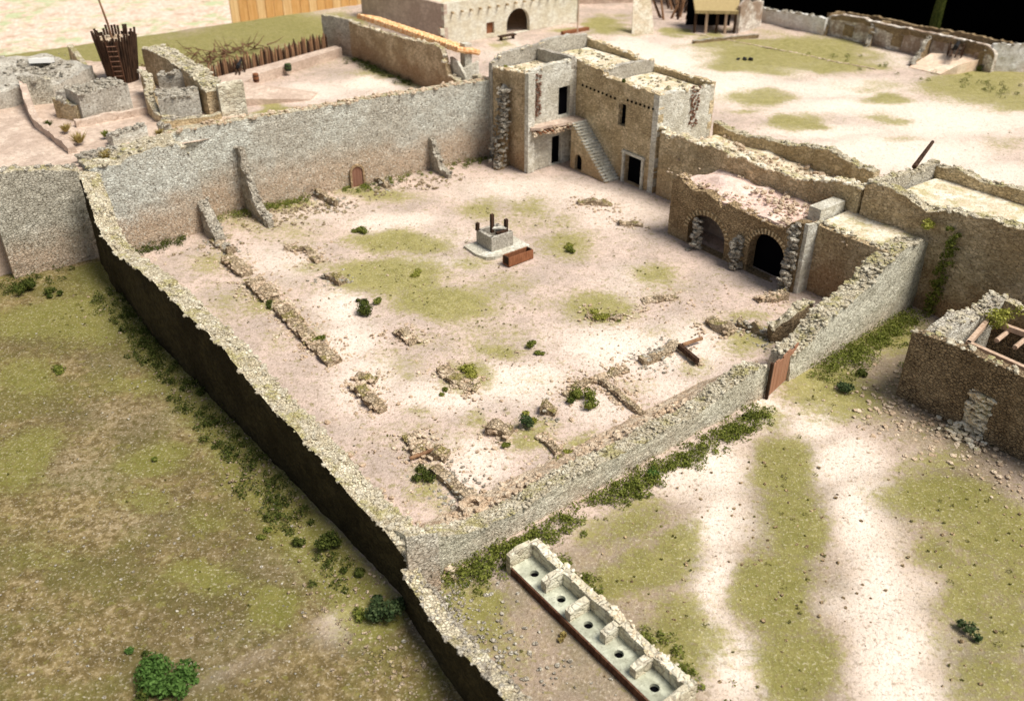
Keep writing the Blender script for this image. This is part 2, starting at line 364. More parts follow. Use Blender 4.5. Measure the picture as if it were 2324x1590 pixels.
def stones_on(name, area, n, size, mat, z=0., parent=None, zf=None):
    """loose stones strewn over an area: list of (a, b, ra, rb) patches in site metres"""
    mb = MB()
    for (a, b, ra, rb, k) in area:
        for _ in range(int(n*k)):
            aa = a+rnd.gauss(0, .5)*ra; bb = b+rnd.gauss(0, .5)*rb; x, y = W(aa, bb); r = size*rnd.choice((.4, .5, .7, 1., 1.4))
            zz = (zf(aa, bb) if zf else z)+r*.2
            mb.stone((x, y, zz), r)
    o = mb.build(name, mat, parent); o['kind'] = 'stuff'; return o

def bush(name, xy, r, label, mat='leaf', z=0., n=None, flat=.7, group=None, lumps=None, cat='bush'):
    mb = MB(); CURZ[0] = z; L = lumps or max(3, int(r*6))
    for _ in range(L):
        a = rnd.random()*6.28; d = r*.75*sqrt(rnd.random()); rr = r*rnd.uniform(.28, .5)
        c = (xy[0]+cos(a)*d, xy[1]+sin(a)*d, z+rr*flat*rnd.uniform(.5, 1.2)+(r-d)*.35*flat)
        mb.leafblob(c, rr, int((n or int(36+70*rr))*1.9), .055+.022*r, flat)
        mb.stone((c[0], c[1], c[2]-rr*.2), rr*.6, .8)
    CURZ[0] = 0.
    return tag(mb.build(name, mat), label, cat, group)
def weeds(name, line, n, size, mat, label, spread=.35, z=0.):
    """ground cover along a line of (a, b) points"""
    mb = MB(); CURZ[0] = z
    for (p, q) in zip(line[:-1], line[1:]):
        L = hypot(q[0]-p[0], q[1]-p[1])
        for _ in range(int(L*n*1.5)):
            t = rnd.random(); a = p[0]*(1-t)+q[0]*t+rnd.gauss(0, spread); b = p[1]*(1-t)+q[1]*t+rnd.gauss(0, spread)
            if nz(a, b, 4, .35) < -.42: continue
            x, y = W(a, b); r = size*rnd.uniform(.5, 1.25); mb.leafblob((x, y, z+r*.35), r, 42, .065, .75)
    CURZ[0] = 0.
    return tag(mb.build(name, mat), label, 'ground cover', None, 'stuff')
def tuft(name, xy, z, r, h, label, mat='straw', n=60, group=None):
    mb = MB()
    for _ in range(n):
        a = rnd.random()*6.28; d = r*.35*rnd.random(); x = xy[0]+cos(a)*d; y = xy[1]+sin(a)*d
        l = h*rnd.uniform(.5, 1.1); o = r*rnd.uniform(.2, 1.); w = .045
        tx, ty = x+cos(a)*o, y+sin(a)*o
        mb.add([(x-sin(a)*w, y+cos(a)*w, z), (x+sin(a)*w, y-cos(a)*w, z), (tx+sin(a)*w*.4, ty, z+l), (tx-sin(a)*w*.4, ty, z+l)], [(0, 1, 2, 3)])
    return tag(mb.build(name, mat), label, 'grass tuft', group)

def L3(A, B, prof):             # (s, z) profile on a ground line -> 3D polyline
    A = np.array(A); B = np.array(B); d = (B-A)/np.hypot(*(B-A))
    return [(float(A[0]+d[0]*s), float(A[1]+d[1]*s), float(z)) for s, z in prof]
def pxline(A, B, px): return L3(A, B, [onp(A, B, u, v) for u, v in px])

# ================================================================== THE GROUND
def build_ground():
    a0, a1, b0, b1, st = -71., 68., -62., 70., .5
    na, nb = int((a1-a0)/st)+1, int((b1-b0)/st)+1
    ga = np.linspace(a0, a1, na); gb = np.linspace(b0, b1, nb); AA, BB = np.meshgrid(ga, gb, indexing='ij')
    X = ORG[0]+AA*SV[0]+BB*EV[0]; Y = ORG[1]+AA*SV[1]+BB*EV[1]
    def ell(u, v, ru, rv, p=2.):
        c = np.array(G(u, v)); e1 = np.array(G(u+ru, v))-c; e2 = np.array(G(u, v-rv))-c
        Mx = np.linalg.inv(np.array([e1, e2]).T); q0 = Mx[0, 0]*(X-c[0])+Mx[0, 1]*(Y-c[1]); q1 = Mx[1, 0]*(X-c[0])+Mx[1, 1]*(Y-c[1])
        r = q0*q0+q1*q1; return np.exp(-(r**1.4)*1.1)
    gr = np.zeros_like(X); pa = np.zeros_like(X)
    X0, Y0 = X, Y; WX = np.zeros_like(X); WY = np.zeros_like(X)
    for i in range(na):
        for j in range(nb):
            x, y = X[i, j], Y[i, j]; k = .55+max(0, y-60)*.016
            WX[i, j] = k*(2.0*noise.noise(Vector((x*.16, y*.16, 9)))+1.3*noise.noise(Vector((x*.45, y*.45, 9)))); WY[i, j] = k*(2.0*noise.noise(Vector((x*.16, y*.16, 19)))+1.3*noise.noise(Vector((x*.45, y*.45, 19))))
    X = X+WX; Y = Y+WY
    for (u, v, ru, rv, k) in GRASS: gr = np.maximum(gr, k*ell(u, v, ru, rv))
    for (u, v, ru, rv, k) in PATHS: pa = np.maximum(pa, k*ell(u, v, ru, rv))
    fld = np.zeros_like(X)
    def sm(x): x = np.clip(x, 0, 1); return x*x*(3-2*x)
    fld = np.maximum(fld, sm((-34.7-BB)/.5)); gr = np.maximum(gr, 1.*np.exp(-((BB+36.2)/1.6)**2)*(AA > -5)*(AA < 38))                                    # open ground west of the long wall; its cast shadow painted through the moss cover
    fld = np.maximum(fld, sm((AA-37)/2)*.6*sm((-9-BB)/2))                        # turf beside the latrines
    fld = np.maximum(fld, sm((AA-36)/1.5)*sm((BB+9)/5)*.62)                       # rough ground by the store hut
    fld = np.maximum(fld, sm((-50-AA)/4)*sm((15-BB)/6)*.45)
    for (u, v, ru, rv, k) in FIELD: fld = np.maximum(fld, k*ell(u, v, ru, rv))
    fld = fld*(1-.9*np.clip(pa, 0, 1)*(AA > 35)); X, Y = X0, Y0
    Z = np.zeros_like(X)
    for i in range(na):
        for j in range(nb):
            x, y = X[i, j], Y[i, j]; Z[i, j] = .10*noise.noise(Vector((x*.35, y*.35, 0)))+.05*noise.noise(Vector((x*1.1, y*1.1, 4)))
    vs = np.stack([X, Y, Z], -1).reshape(-1, 3)
    idx = np.arange(na*nb).reshape(na, nb)
    q = np.stack([idx[:-1, :-1], idx[1:, :-1], idx[1:, 1:], idx[:-1, 1:]], -1).reshape(-1, 4)
    me = bpy.data.meshes.new('ground'); me.from_pydata(vs.tolist(), [], q.tolist())
    at = me.attributes.new('cover', 'FLOAT_COLOR', 'POINT')
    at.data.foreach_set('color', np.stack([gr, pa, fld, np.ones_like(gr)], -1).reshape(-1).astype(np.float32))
    me.polygons.foreach_set('use_smooth', [True]*len(me.polygons)); me.materials.append(M['ground'])
    o = link('ground', me); tag(o, 'sandy earth with olive moss patches under the whole ruin', 'ground', None, 'structure')
    mb = MB(); c = W((a0+a1)/2, (b0+b1)/2); mb.box((c[0], c[1], -.75), (a1-a0, b1-b0, 1.0), YAW_A)
    e = mb.build('ground_edge', 'browned'); tag(e, 'cut earth edge of the raised ground', 'ground', None, 'structure')
    mb = MB(); mb.add([(-1500, -600, -9), (1500, -600, -9), (1500, 2500, -9), (-1500, 2500, -9)], [(0, 1, 2, 3)])
    tag(mb.build('leafy_ground', 'litter'), 'pink leaf litter on the lower ground behind the ruin', 'ground', None, 'structure')

GRASS = [  # u, v, ru, rv, strength: moss patches
 (560,680,150,60,.42),(620,520,170,30,.5),(1100,760,150,60,.45),(1000,1000,180,60,.35),(1500,640,100,50,.4),(1250,880,120,30,.3),(1180,500,130,40,.4),(760,650,120,40,.35),(900,830,100,50,.4),(1640,740,90,40,.45),
 (150,730,200,60,1),(60,1040,90,80,.9),(350,1050,80,35,.9),(570,1400,60,60,1.2),(330,1140,100,40,.7),(450,1330,90,50,.8),(60,860,90,50,.8),(300,880,80,30,.7),(120,1250,110,50,.5),(480,1180,80,30,.6),
 (880,630,150,50,1),(1010,685,140,48,1),(900,545,130,34,.9),(970,555,70,30,.8),(1085,480,60,28,.8),(1200,470,75,26,.65),(1290,555,75,40,.75),(1260,500,60,30,.5),
 (1360,700,95,45,.85),(1480,620,75,32,.75),(1130,800,70,22,.75),(950,770,60,22,.5),(1060,855,70,40,.85),(930,860,40,14,.5),(590,690,60,30,.65),(480,600,70,30,.6),(700,600,60,22,.6),(530,500,100,26,.55),
 (640,465,80,18,.8),(860,440,140,22,.7),(1110,460,50,16,.6),(760,610,60,16,.6),(1060,600,80,20,.6),(1100,700,90,30,.6),(960,940,60,22,.45),(1080,950,40,35,.7),(1200,990,70,45,.75),(1330,1010,60,40,.75),(1560,820,50,25,.5),(1690,770,80,35,.7),(1700,720,50,18,.6),(960,1090,60,40,.6),(1010,1130,50,35,.5),(1440,870,50,25,.4),
 (1500,750,60,18,.35),(700,760,60,25,.45),(620,780,40,40,.4),(1150,640,90,30,.5),(1230,690,60,25,.4),
 (1790,1060,95,85,1),(1800,1200,90,110,1),(1790,1350,90,110,1),(1800,1520,105,110,1),(1750,950,60,40,.7),(1900,880,110,70,.85),(1850,880,70,70,.8),(2000,760,130,60,.8),
 (1560,1240,70,50,.95),(1430,1180,110,60,.7),(1470,1300,150,60,.95),(1560,1450,120,100,.85),(1380,1320,80,60,.8),(1500,1560,60,80,.7),(1330,1180,60,40,.6),
 (1090,1390,70,60,.9),(1020,1350,50,40,.8),(1120,1440,60,60,.7),(1150,1470,80,70,.5),(1040,1320,70,40,.7),
 (2130,1130,140,70,1),(2120,1040,110,30,.6),(2290,1320,80,80,.8),(2110,1250,60,50,.7),(2100,1450,60,60,.5),(2250,1200,130,90,.9),(2160,1320,90,90,.9),(2270,1400,120,110,.7),(2240,1530,120,80,.65),(2060,1060,60,40,.6),(2180,1580,60,40,.6),
 (1800,118,230,46,1),(1690,150,130,25,.8),(1900,150,120,22,.9),(1620,95,90,22,.7),(2230,190,140,46,1),(2300,230,90,30,.8),(2012,222,70,18,.85),(1811,276,75,20,.9),(1725,222,110,18,.8),(2000,268,70,11,.7),(2045,318,70,12,.5),(2290,330,90,30,.45),(1980,195,110,14,.5),(1680,250,60,10,.6),
 (1370,55,70,22,1),(1430,75,60,14,.5),(1270,68,50,11,.9),(1540,75,50,12,.8),(1620,82,60,10,.9),(1700,92,60,12,.9),(1135,100,30,20,.6),
 (900,165,90,20,.85),(960,190,80,15,.7),(600,245,50,14,.9),(800,195,70,10,.3),
 (350,110,420,48,1),(100,110,180,40,1),(640,60,220,50,1),(560,110,120,30,.8)]
PATHS = [ # pale trodden earth
 (300,960,150,45,.7),(200,1060,130,50,.7),(420,900,90,35,.6),(640,1300,120,60,.75),(740,1400,70,60,.8),(300,1180,120,40,.5),(480,1480,120,60,.45),(700,1240,60,40,.6),(250,820,90,25,.4),
 (1740,930,60,50,1),(1850,960,60,50,1),(1930,1050,80,80,1),(1960,1180,80,120,1),(1990,1330,88,140,1),(2010,1500,105,150,1),(2060,1620,120,110,1),
 (1620,1080,100,75,1),(1640,1200,75,100,1),(1660,1350,70,120,1),(1660,1520,85,130,.95),(1545,1110,70,50,.8),
 (760,700,60,45,.9),(800,770,70,60,.8),(830,870,90,70,.7),(1000,900,110,40,.8),(1180,870,130,45,.95),(1400,790,150,60,.95),(1560,780,100,50,.9),(1420,640,70,50,.4),(1330,440,120,35,.55),(1170,430,160,30,.6),(1400,480,120,50,.5),(700,480,120,25,.4),
 (900,500,110,22,.7),(640,590,80,40,.6),(1080,1050,90,50,.7),(1350,930,90,35,.6),(1520,870,80,35,.6),(1000,600,120,16,.45),(1050,540,90,30,.3),
 (1500,140,170,55,1),(1640,200,180,40,1),(1900,200,220,25,.9),(1950,245,260,25,1),(2150,270,240,50,1),(2050,350,260,50,1),(2250,400,160,40,.9),(1750,160,150,20,.6),(2030,135,60,20,.6),(1560,300,60,20,.4),(1880,300,160,22,.9),
 (850,195,120,22,1),(720,210,110,22,.8),(960,215,60,10,.6),(1160,110,50,25,.6),(1400,110,90,30,.9)]
FIELD = [(2180,1100,170,110,.8),(2280,1250,120,200,.7),(2010,900,90,60,.7),(2210,1230,190,230,.62),(2240,1500,170,170,.6),(1790,1200,85,230,.6),(1790,1480,90,150,.6),(1440,1260,150,110,.5),(1500,1450,130,120,.5),(2150,960,220,90,.7),(1080,1380,90,80,.4),(2200,1000,150,60,.8),(2050,960,90,70,.55),(1770,985,70,45,.6),(440,520,120,30,.25),(560,100,300,60,.35)]
build_ground()

# ================================================================== OUTER WALLS
def wall(name, label, pts, w, side, mat, cmat, dens=9, size=.2, drop=0., cat='stone wall', kw={}, group=None, slope_to=None):
    o = ridge(name, pts, w, side, mat, drop=drop, slope_to=slope_to, **kw); tag(o, label, cat, group)
    if cmat: coping('rubble_coping', o, pts, w, side, dens, size, cmat, drop=drop, slope_to=slope_to)
    return o
# north wall: one tall plastered face, a = -5.3
NA, NB = W(-7.3, -28.5), W(-5.3, -.4)
def wa(b): return -5.3-(-b-.4)*2.0/28.1      # the back wall stands slightly askew
npx = [(-40,400),(0,392),(60,388),(120,384),(183,388)]
wall('masonry_wall', 'grey plastered wall at left edge of photo, west of the dark long wall', pxline(W(-5.3,-60), W(-5.3,-30), npx), 1.2, 1, 'outer', 'copegrey', 4, .2)
wall('masonry_wall', 'short tall wall block between the dark long wall and the main plastered wall, tinted brown low down',
     pxline(W(-4.9,-36.2), W(-4.9,-26), [(200,384),(262,372),(330,342),(398,326),(424,344),(447,372)]), 2.6, 1, 'north', 'cope', 5, .22)
wall('plastered_wall', 'long tall blotched grey plastered wall closing the back of the courtyard',
     pxline(NA, NB, [(380,306),(400,300),(500,280),(620,262),(700,250),(800,232),(900,215),(1000,200),(1060,190),(1100,184),(1116,181)]), 1.0, 1, 'north', 'copepink', 7, .19)
# west wall: the long dark wall
WA, WB = G(210, 624), G(898, 1334)
wpx = [(188,392),(200,440),(213,500),(235,560),(270,585),(310,610),(350,640),(400,690),(439,728),(503,787),(577,881),(625,935),(672,980),(746,1065),(805,1139),(850,1180),(874,1203),(896,1234)]
wp = [(*W(-4.3,-35.4),6.9),(*W(-3.2,-35.5),6.3),(*W(-2.1,-35.55),5.7),(*W(-.6,-35.8),4.7),(*W(.9,-35.85),4.0),(*W(2.2,-35.7),3.4)]+pxline(WA, WB, wpx[5:])
q_ = ab(wp[-1][:2]); wp.append((*W(37.0, q_[1]), wp[-1][2]-.25)); WEND = q_[1]
wall('boundary_wall', 'long dark wall, shade painted into its stone, running diagonally down the left of the courtyard, rubble on top', wp, 1.3, 1, 'shadewall', 'cope', 22, .13, drop=.35)
mb = MB()
for (p, q) in zip(wp[:-1], wp[1:]):      # collapsed stone lying against its inner foot
    for _ in range(int(hypot(q[0]-p[0], q[1]-p[1])*14)):
        t = rnd.random(); o = abs(rnd.gauss(0, .7))+1.5; x = p[0]*(1-t)+q[0]*t+EV[0]*o; y = p[1]*(1-t)+q[1]*t+EV[1]*o; r = rnd.choice((.07, .1, .16, .22)); mb.stone((x, y, max(0, 1.2-(o-1.5)*1.1)*rnd.random()+r*.2), r)
tag(mb.build('fallen_rubble', 'copepink'), 'loose fallen stones along the inner foot of the long dark wall', 'rubble', None, 'stuff')
sw = pxline(G(893,1345), G(1050,1590), [(907,1292),(950,1358),(1004,1440),(1080,1512),(1150,1590),(1200,1650)])
# the low wall
wall('boundary_wall', 'low dark wall continuing to the bottom edge of the photo, left of the latrine', sw, .75, 1, 'shadewall', 'copegrey', 16, .1, drop=.2)
mb = MB()
for (p, q) in zip(sw[:-1], sw[1:]):
    for _ in range(int(hypot(q[0]-p[0], q[1]-p[1])*60)):
        t = rnd.random(); o = abs(rnd.gauss(0, .8))+.7; x = p[0]*(1-t)+q[0]*t+EV[0]*o; y = p[1]*(1-t)+q[1]*t+EV[1]*o; z = max(0, (p[2]*(1-t)+q[2]*t)*(1-(o-.6)/1.2)); mb.stone((x, y, z*.8), rnd.choice((.04, .06, .09, .12)))
tag(mb.build('fallen_rubble', 'copegrey'), 'loose pale stones banked behind the low wall at the bottom of the photo', 'rubble', None, 'stuff')
# south wall with its tall corner end
SA, SB = G(965, 1325), G(1725, 905)
sp = pxline(SA, SB, [(985,1212),(1058,1213),(1110,1190),(1164,1165),(1240,1122),(1331,1066),(1400,1035),(1465,1004),(1507,973),(1572,948),(1633,902),(1680,865),(1705,846),(1738,828),(1748,842)])
sp = [(p[0], p[1], p[2]) for p in sp]
c0 = W(36.5, WEND+.5); sp = [(c0[0], c0[1], 3.4)]+sp
tag(ridge('corner_facing', L3(W(37.06, WEND-.03), W(37.06, WEND+1.6), [(0,4.0),(.8,3.75),(1.5,3.35)]), .14, 1, 'outer', amp=.04, jag=.08), 'brown worn end face of the long dark wall at the near corner', 'wall end')
o = wall('boundary_wall', 'low pale stone wall along the front of the courtyard up to the rusty gate, mossy rubble top', sp, 1.3, 1, 'front', 'cope', 30, .1, drop=.4)
b_ = ridge('rubble_bank', [(p[0]-SV[0]*1.4, p[1]-SV[1]*1.4, max(.3, p[2]-.6)) for p in sp[1:-2]], 1.8, 1, 'copepink', slope_to=.04, amp=.1, jag=.15)
tag(b_, 'bank of pale fallen stone inside the front wall of the courtyard', 'earth bank')
mb = MB()
for (p, q) in zip(sp[:-1], sp[1:]):
    for _ in range(int(hypot(q[0]-p[0], q[1]-p[1])*16)):
        t = rnd.random(); o2 = abs(rnd.gauss(0, 1.0))+1.3; x = p[0]*(1-t)+q[0]*t-SV[0]*o2; y = p[1]*(1-t)+q[1]*t-SV[1]*o2; r = rnd.choice((.06, .1, .15, .2)); mb.stone((x, y, max(0, .95-(o2-1.4)*.55)+r*.1), r)
tag(mb.build('fallen_rubble', 'copepink'), 'loose pale stones spilled inside the front wall of the courtyard', 'rubble', None, 'stuff')
# south-east wall rising to the right
EA, EB = G(1810, 850), G(2075, 690)
ep = pxline(EA, EB, [(1796,812),(1850,764),(1890,715),(1938,682),(1978,645),(2008,606),(2054,563),(2080,552),(2108,546)])
ep = [(p[0], p[1], p[2]) for p in ep]
o = wall('boundary_wall', 'pale speckled stone wall rising from the rusty gate to the tall right-hand wall', ep, 1.4, 1, 'front', 'cope', 26, .14, drop=.2, kw=dict(batter=.1))
# gate of rusty boards
def gate():
    A, B = G(1741, 903), G(1800, 848)
    pr = [onp(A, B, *p) for p in [(1741,903),(1800,848),(1812,808),(1756,829)]]
    r = root('board_gate', A, 'rusty brown board gate standing ajar in the gap of the front wall', 'gate')
    Lg = pr[1][0]; zt = 2.1
    for i in range(7):
        s0 = Lg*i/7; facade('gate_board', 'gatewood', A, B, poly([(s0+.01, zt+.12*sin(i*2.1)), (s0+Lg/7-.01, zt+.12*sin(i*2.1+.5))], .08), (), .07, 1, r)
    mb = MB(); d = Vector((B[0]-A[0], B[1]-A[1], 0)).normalized(); n = Vector((-d.y, d.x, 0))*.12; yaw = atan2(d.y, d.x)
    for z in (.45, 1.75): mb.box(Vector((A[0], A[1], z))+d*Lg/2+n, (Lg, .08, .14), yaw)
    mb.build('rail', 'darkwood', r)
    mb = MB(); mb.box((A[0]-d.x*.1, A[1]-d.y*.1, 1.2), (.16, .16, 2.4), yaw); mb.build('gate_post', 'darkwood', r)
gate()
# east range wall: tall wall at right, a continuous plane b = 5.8
Er = L3(W(0,5.8), W(10,5.8), [(29.4,6.9),(30.2,7.1),(31.3,7.2),(32.6,7.0),(34.0,6.6),(35.6,7.05),(37.6,7.3),(40,7.4),(46,7.2),(52,7.2)])
wall('tall_wall', 'tall brown plastered wall running off the right edge of the photo behind the store hut', Er, .9, 1, 'browned', 'cope', 6, .18)
fl = slab('roof_floor', 'roof', [W(29.9,6.6), W(52,6.6), W(52,14.5), W(29.9,14.5)], 5.6, .5, None, .12); tag(fl, 'bright gravelled floor filling the roofless range at right', 'floor')
p = L3(W(0,14), W(10,14), [(29.6,6.4),(31,6.6),(33,6.2),(36,6.6),(42,6.3),(52,6.3)])
wall('parapet_wall', 'greenish low parapet behind the bright gravelled floor at right', p, .7, 1, 'tan', 'cope', 6, .17, kw=dict(z0=5))
p = L3(W(29.6,6.6), W(29.6,14.6), [(0,6.9),(3,6.7),(5,6.5),(7.9,6.6)])
wall('parapet_wall', 'pale grey cross parapet at the head of the gravelled right-hand range', p, .6, 1, 'outer', 'cope', 6, .17, kw=dict(z0=3.5))
for i, (b, z) in enumerate([(14, 5.8), (6.7, 4.6)]): pass
tag(facade('rear_wall', 'tan', W(29,15.2), W(52,15.2), poly([(0,5.6),(23,5.6)]), (), .5, 1), 'outer rear wall carrying the gravelled right-hand range', 'stone wall')
# ranges: roofless long rooms between the two-storey house and the tall wall
Rf = L3(W(0,5.75), W(10,5.75), [plb(5.75,*q) for q in [(1500,292),(1517,317),(1536,306),(1579,325),(1610,332),(1634,340),(1664,356),(1689,358),(1720,381),(1756,387),(1817,408),(1893,411),(1930,420),(1955,427)]])
wall('range_wall', 'long tan ruined wall with bright rubble top running from the two-storey house toward the right', Rf, .9, 1, 'tan', 'roof', 14, .2)
Rb = L3(W(0,13), W(10,13), [plb(13,*q) for q in [(1620,276),(1660,300),(1695,311),(1725,313),(1756,320),(1800,330),(1847,335),(1893,347),(1933,371),(1984,390)]])
wall('range_wall', 'rear tan ruined wall of the long roofless range, in front of the pale plaza', Rb, .8, 1, 'tan', 'cope', 9, .19)
fl = slab('roof_floor', 'roof', [W(10.4,6.5), W(29.4,6.5), W(29.4,13), W(10.4,13)], 3.6, .4, None, .25, 5); tag(fl, 'pale rubble fill inside the long roofless range', 'floor')
tag(stones_on('loose_stone', [(20,10,10,4,1), (24,9,5,3,.5), (14,10,5,3,.5)], 420, .19, 'copepink', 3.65), 'loose pale stones strewn on the fill of the long roofless range', 'rubble', None, 'stuff')
mb = MB(); p0 = Vector((*W(29.3,11.6), 6.75)); p1 = Vector((*W(28.6,14.6), 7.75)); mb.tube([p0, (p0+p1)/2, p1], [.17, .15, .12], 8)
tag(mb.build('fallen_beam', 'darkwood'), 'dark timber beam leaning across the corner of the long ruined range', 'beam')

# ================================================================== TWO-STOREY HOUSE
def slab_steps(r, a0, a1, z1, n):
    for k in range(n):
        a = a1-(a1-a0)*(k+.5)/n; mb = MB(); mb.box((*W(a, 4.78), z1*(k+1)/n+.012-.05), ((a1-a0)/n+.03, 1.62, .11), YAW_A); mb.build('step', 'pale', r)
def house():
    r = root('ruined_house', W(0, 0), 'two-storey ruined stone house at the back of the courtyard with outside stair and balcony stub', 'house')
    TZ = 8.75
    # west front (b = 0)
    o = poly([(0,8.2),(1.3,8.45),(2.6,8.35),(3.6,8.6),(4.75,8.75)])
    d1 = rect(1.15, 2.1, 5.35, 7.1)
    facade('west_wall', 'browned', W(-4.75,0), W(0,0), o, [d1], .6, 1, r, .09)
    facade('north_wall', 'grey', W(-4.85,0), W(-4.85,6), poly([(0,8.5),(1.2,9.2),(4.3,9.5),(6,9.4)]), (), .5, 1, r, .2)
    facade('north_wall', 'grey', W(-5.6,5.6), W(-5.6,11.5), poly([(0,9.2),(2,9.5),(6,9.3)]), (), .5, 1, r, .2)
    # south face (a = 0) with the balcony doorway and the recess under the landing
    o = poly([(0,8.75),(.8,8.9),(2.2,9.0),(5.6,9.1)])
    facade('south_wall', 'pale', W(0,0.62), W(0,5.6), poly([(0,8.8),(1.6,9.0),(4.98,9.1)]), [rect(3.0,4.3,4.35,6.9), rect(2.35,3.5,.03,2.65)], .6, 1, r, .06)
    mb = MB(); c = W(.12,.35); mb.box((*c, 4.4), (.5, .72, 8.7), YAW_A); c = W(-.2,.3)
    mb.build('corner_quoin', 'pale', r)
    # exposed brick streaks
    mb = MB()
    for k in range(26):
        z = 4.6+k*.155; c = W(.05+.02*(k % 3), .95+.16*nz(k*.7, 0)); 
        for b in (-.25, .05, .33):
            if rnd.random() < .72: q = W(.04+rnd.uniform(0,.05), 1.15+b+rnd.uniform(-.08,.08)); mb.box((*q, z), (.14, .2, .09), YAW_A)
    mb.build('brick_course', 'brickbrown', r)
    # main front (b = 5.6)
    holes = [rect(5.55,6.45,4.75,6.6), rect(6.75,8.85,.03,2.55), arch(2.5,2.52,.5,.9)]
    top = [(0,9.05),(1.2,8.95),(2.2,8.8),(3.35,8.75),(3.5,8.3),(5.2,8.35),(7.2,8.35),(8.8,8.3),(10.2,8.3)]
    facade('main_wall', 'tan', W(0,5.6), W(10.2,5.6), poly(top), holes[:2], .6, 1, r, .16)
    facade('south_gable', 'pale', W(10.2,5.58), W(10.2,12), poly([(0,8.25),(2,8.3),(3.6,8.0),(6.4,8.0)]), (), .6, 1, r, .06)
    mb = MB()
    for k in range(30):
        z = 4.9+k*.12; 
        for b in (-.2, .15, .5):
            if rnd.random() < .6: q = W(10.22+rnd.uniform(0,.06), 9.6+b+.3*nz(k*.5, 3)+rnd.uniform(-.08,.08)); mb.box((*q, z), (.14, .17, .1), YAW_A)
    mb.build('brick_course', 'brickbrown', r)
    facade('rear_wall', 'tan', W(-6,11.6), W(10.2,11.6), poly([(0,8.9),(6,8.7),(8,8.2),(16.2,8.3)]), (), .5, 1, r, .2)
    facade('rear_wall', 'grey', W(-4.8,5.4), W(0,5.4), poly([(0,9.1),(4.8,9.3)]), (), .45, -1, r, .08)
    facade('partition_wall', 'grey', W(3.4,5.75), W(3.4,11.6), poly([(0,8.8),(2.4,8.95),(5.85,8.75)]), (), .5, 1, r, .2)
    slab('roof', 'roof', [W(-4.6,.3), W(-.2,.3), W(-.2,5.6), W(-4.6,5.6)], 8.1, .3, r, .08)
    slab('roof', 'roof', [W(-5.4,5.7), W(3.2,5.9), W(3.2,11.5), W(-5.4,11.5)], 8.15, .3, r, .08)
    slab('roof', 'roof', [W(3.5,5.9), W(9.9,5.9), W(9.9,11.5), W(3.5,11.5)], 7.75, .3, r, .1)
    # beam sockets along the fronts, black blocks painting the shade in them
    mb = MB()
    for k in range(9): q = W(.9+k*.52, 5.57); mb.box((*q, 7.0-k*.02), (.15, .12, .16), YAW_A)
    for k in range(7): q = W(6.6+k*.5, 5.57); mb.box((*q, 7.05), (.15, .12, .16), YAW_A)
    mb.build('beam_socket', 'shadeblack', r)
    # rubble copings
    for (pts, w) in ((L3(W(-4.75,0), W(0,0), [(0,8.35),(2.6,8.4),(4.75,8.75)]), .6), (L3(W(0,.3), W(0,5.6), [(0,8.8),(5.3,9.1)]), .6), (L3(W(0,5.6), W(10.2,5.6), [(0,9.05),(3.3,8.75),(3.5,8.35),(10.2,8.3)]), .6),
                     (L3(W(-4.85,0), W(-4.85,6), [(0,8.5),(1.2,9.2),(6,9.4)]), .5), (L3(W(-6,11.6), W(10.2,11.6), [(0,8.9),(6,8.7),(8,8.2),(16.2,8.3)]), .5), (L3(W(3.4,5.75), W(3.4,11.6), [(0,8.8),(5.85,8.75)]), .5), (L3(W(10.2,5.6), W(10.2,12), [(0,8.25),(6.4,8.0)]), .6)):
        coping('rubble_coping', r, pts, w, 1, 10, .15, 'roof')
    mb = MB()
    for (a, b, ra, rb, zz, n_) in ((-2.4,2.8,2.0,2.3,8.15,70),(-1,8.6,4.,2.4,8.2,90),(6.7,8.7,2.9,2.5,7.8,110),(9.3,8.5,.5,2.6,7.8,30)):
        for _ in range(n_): r__ = rnd.choice((.05,.07,.1,.16)); mb.stone((*W(a+rnd.uniform(-1,1)*ra, b+rnd.uniform(-1,1)*rb), zz+r__*.2), r__)
    mb.build('roof_debris', 'copetop', r)['kind'] = 'stuff'
    # balcony landing and stair
    bal = [W(0,.15), W(.55,.2), W(1.0,.9), W(.85,1.7), W(1.15,2.6), W(1.2,3.7), W(1.5,3.9), W(1.5,5.5), W(0,5.5)]
    slab('landing', 'earth', bal, 4.15, .22, r)
    mb = MB()
    for k in range(46): 
        t = rnd.random(); b = .2+t*4.0; q = W(.5+.7*min(1, t*1.6)+rnd.uniform(-.25, .12), b); mb.stone((*q, 3.85+rnd.uniform(-.45, .2)), .2)
    mb.build('broken_edge', 'copepink', r)['kind'] = 'stuff'
    mb = MB()
    for k in range(8): q = W(.75, .8+k*.42); mb.tube([(*W(0,.8+k*.42), 3.75), (*W(1.15+.2*(k % 2), .8+k*.42), 3.72)], .07, 6)
    mb.build('joist', 'rustwood', r)
    st = []
    n = 20; a0, a1, z1 = 1.4, 6.15, 4.1
    prof = [(a0-a0, 0)]
    out = [(0,.0),(a1-a0+.3,.0)]
    for k in range(n): 
        z = z1*(k+1)/n; a = a1-(a1-a0)*(k)/n+.0; out += [(a-a0+.0, z1*k/n+.0), (a-a0, z)]
    out += [(0, z1)]
    out = [(0,0),(a1-a0,0)]+[q for k in range(n) for q in ((a1-a0-(a1-a0)*k/n, z1*(k+1)/n), (a1-a0-(a1-a0)*(k+1)/n, z1*(k+1)/n))]
    out = out[:-1]+[(0, z1)]
    facade('staircase', 'tan', W(a0,4.0), W(a1,4.0), out, [arch(.62,1.55,.03,1.5,10)], .3, 1, r)
    facade('stair_flight', 'pale', W(a0,4.55), W(a1,4.55), out, (), 1.0, 1, r)
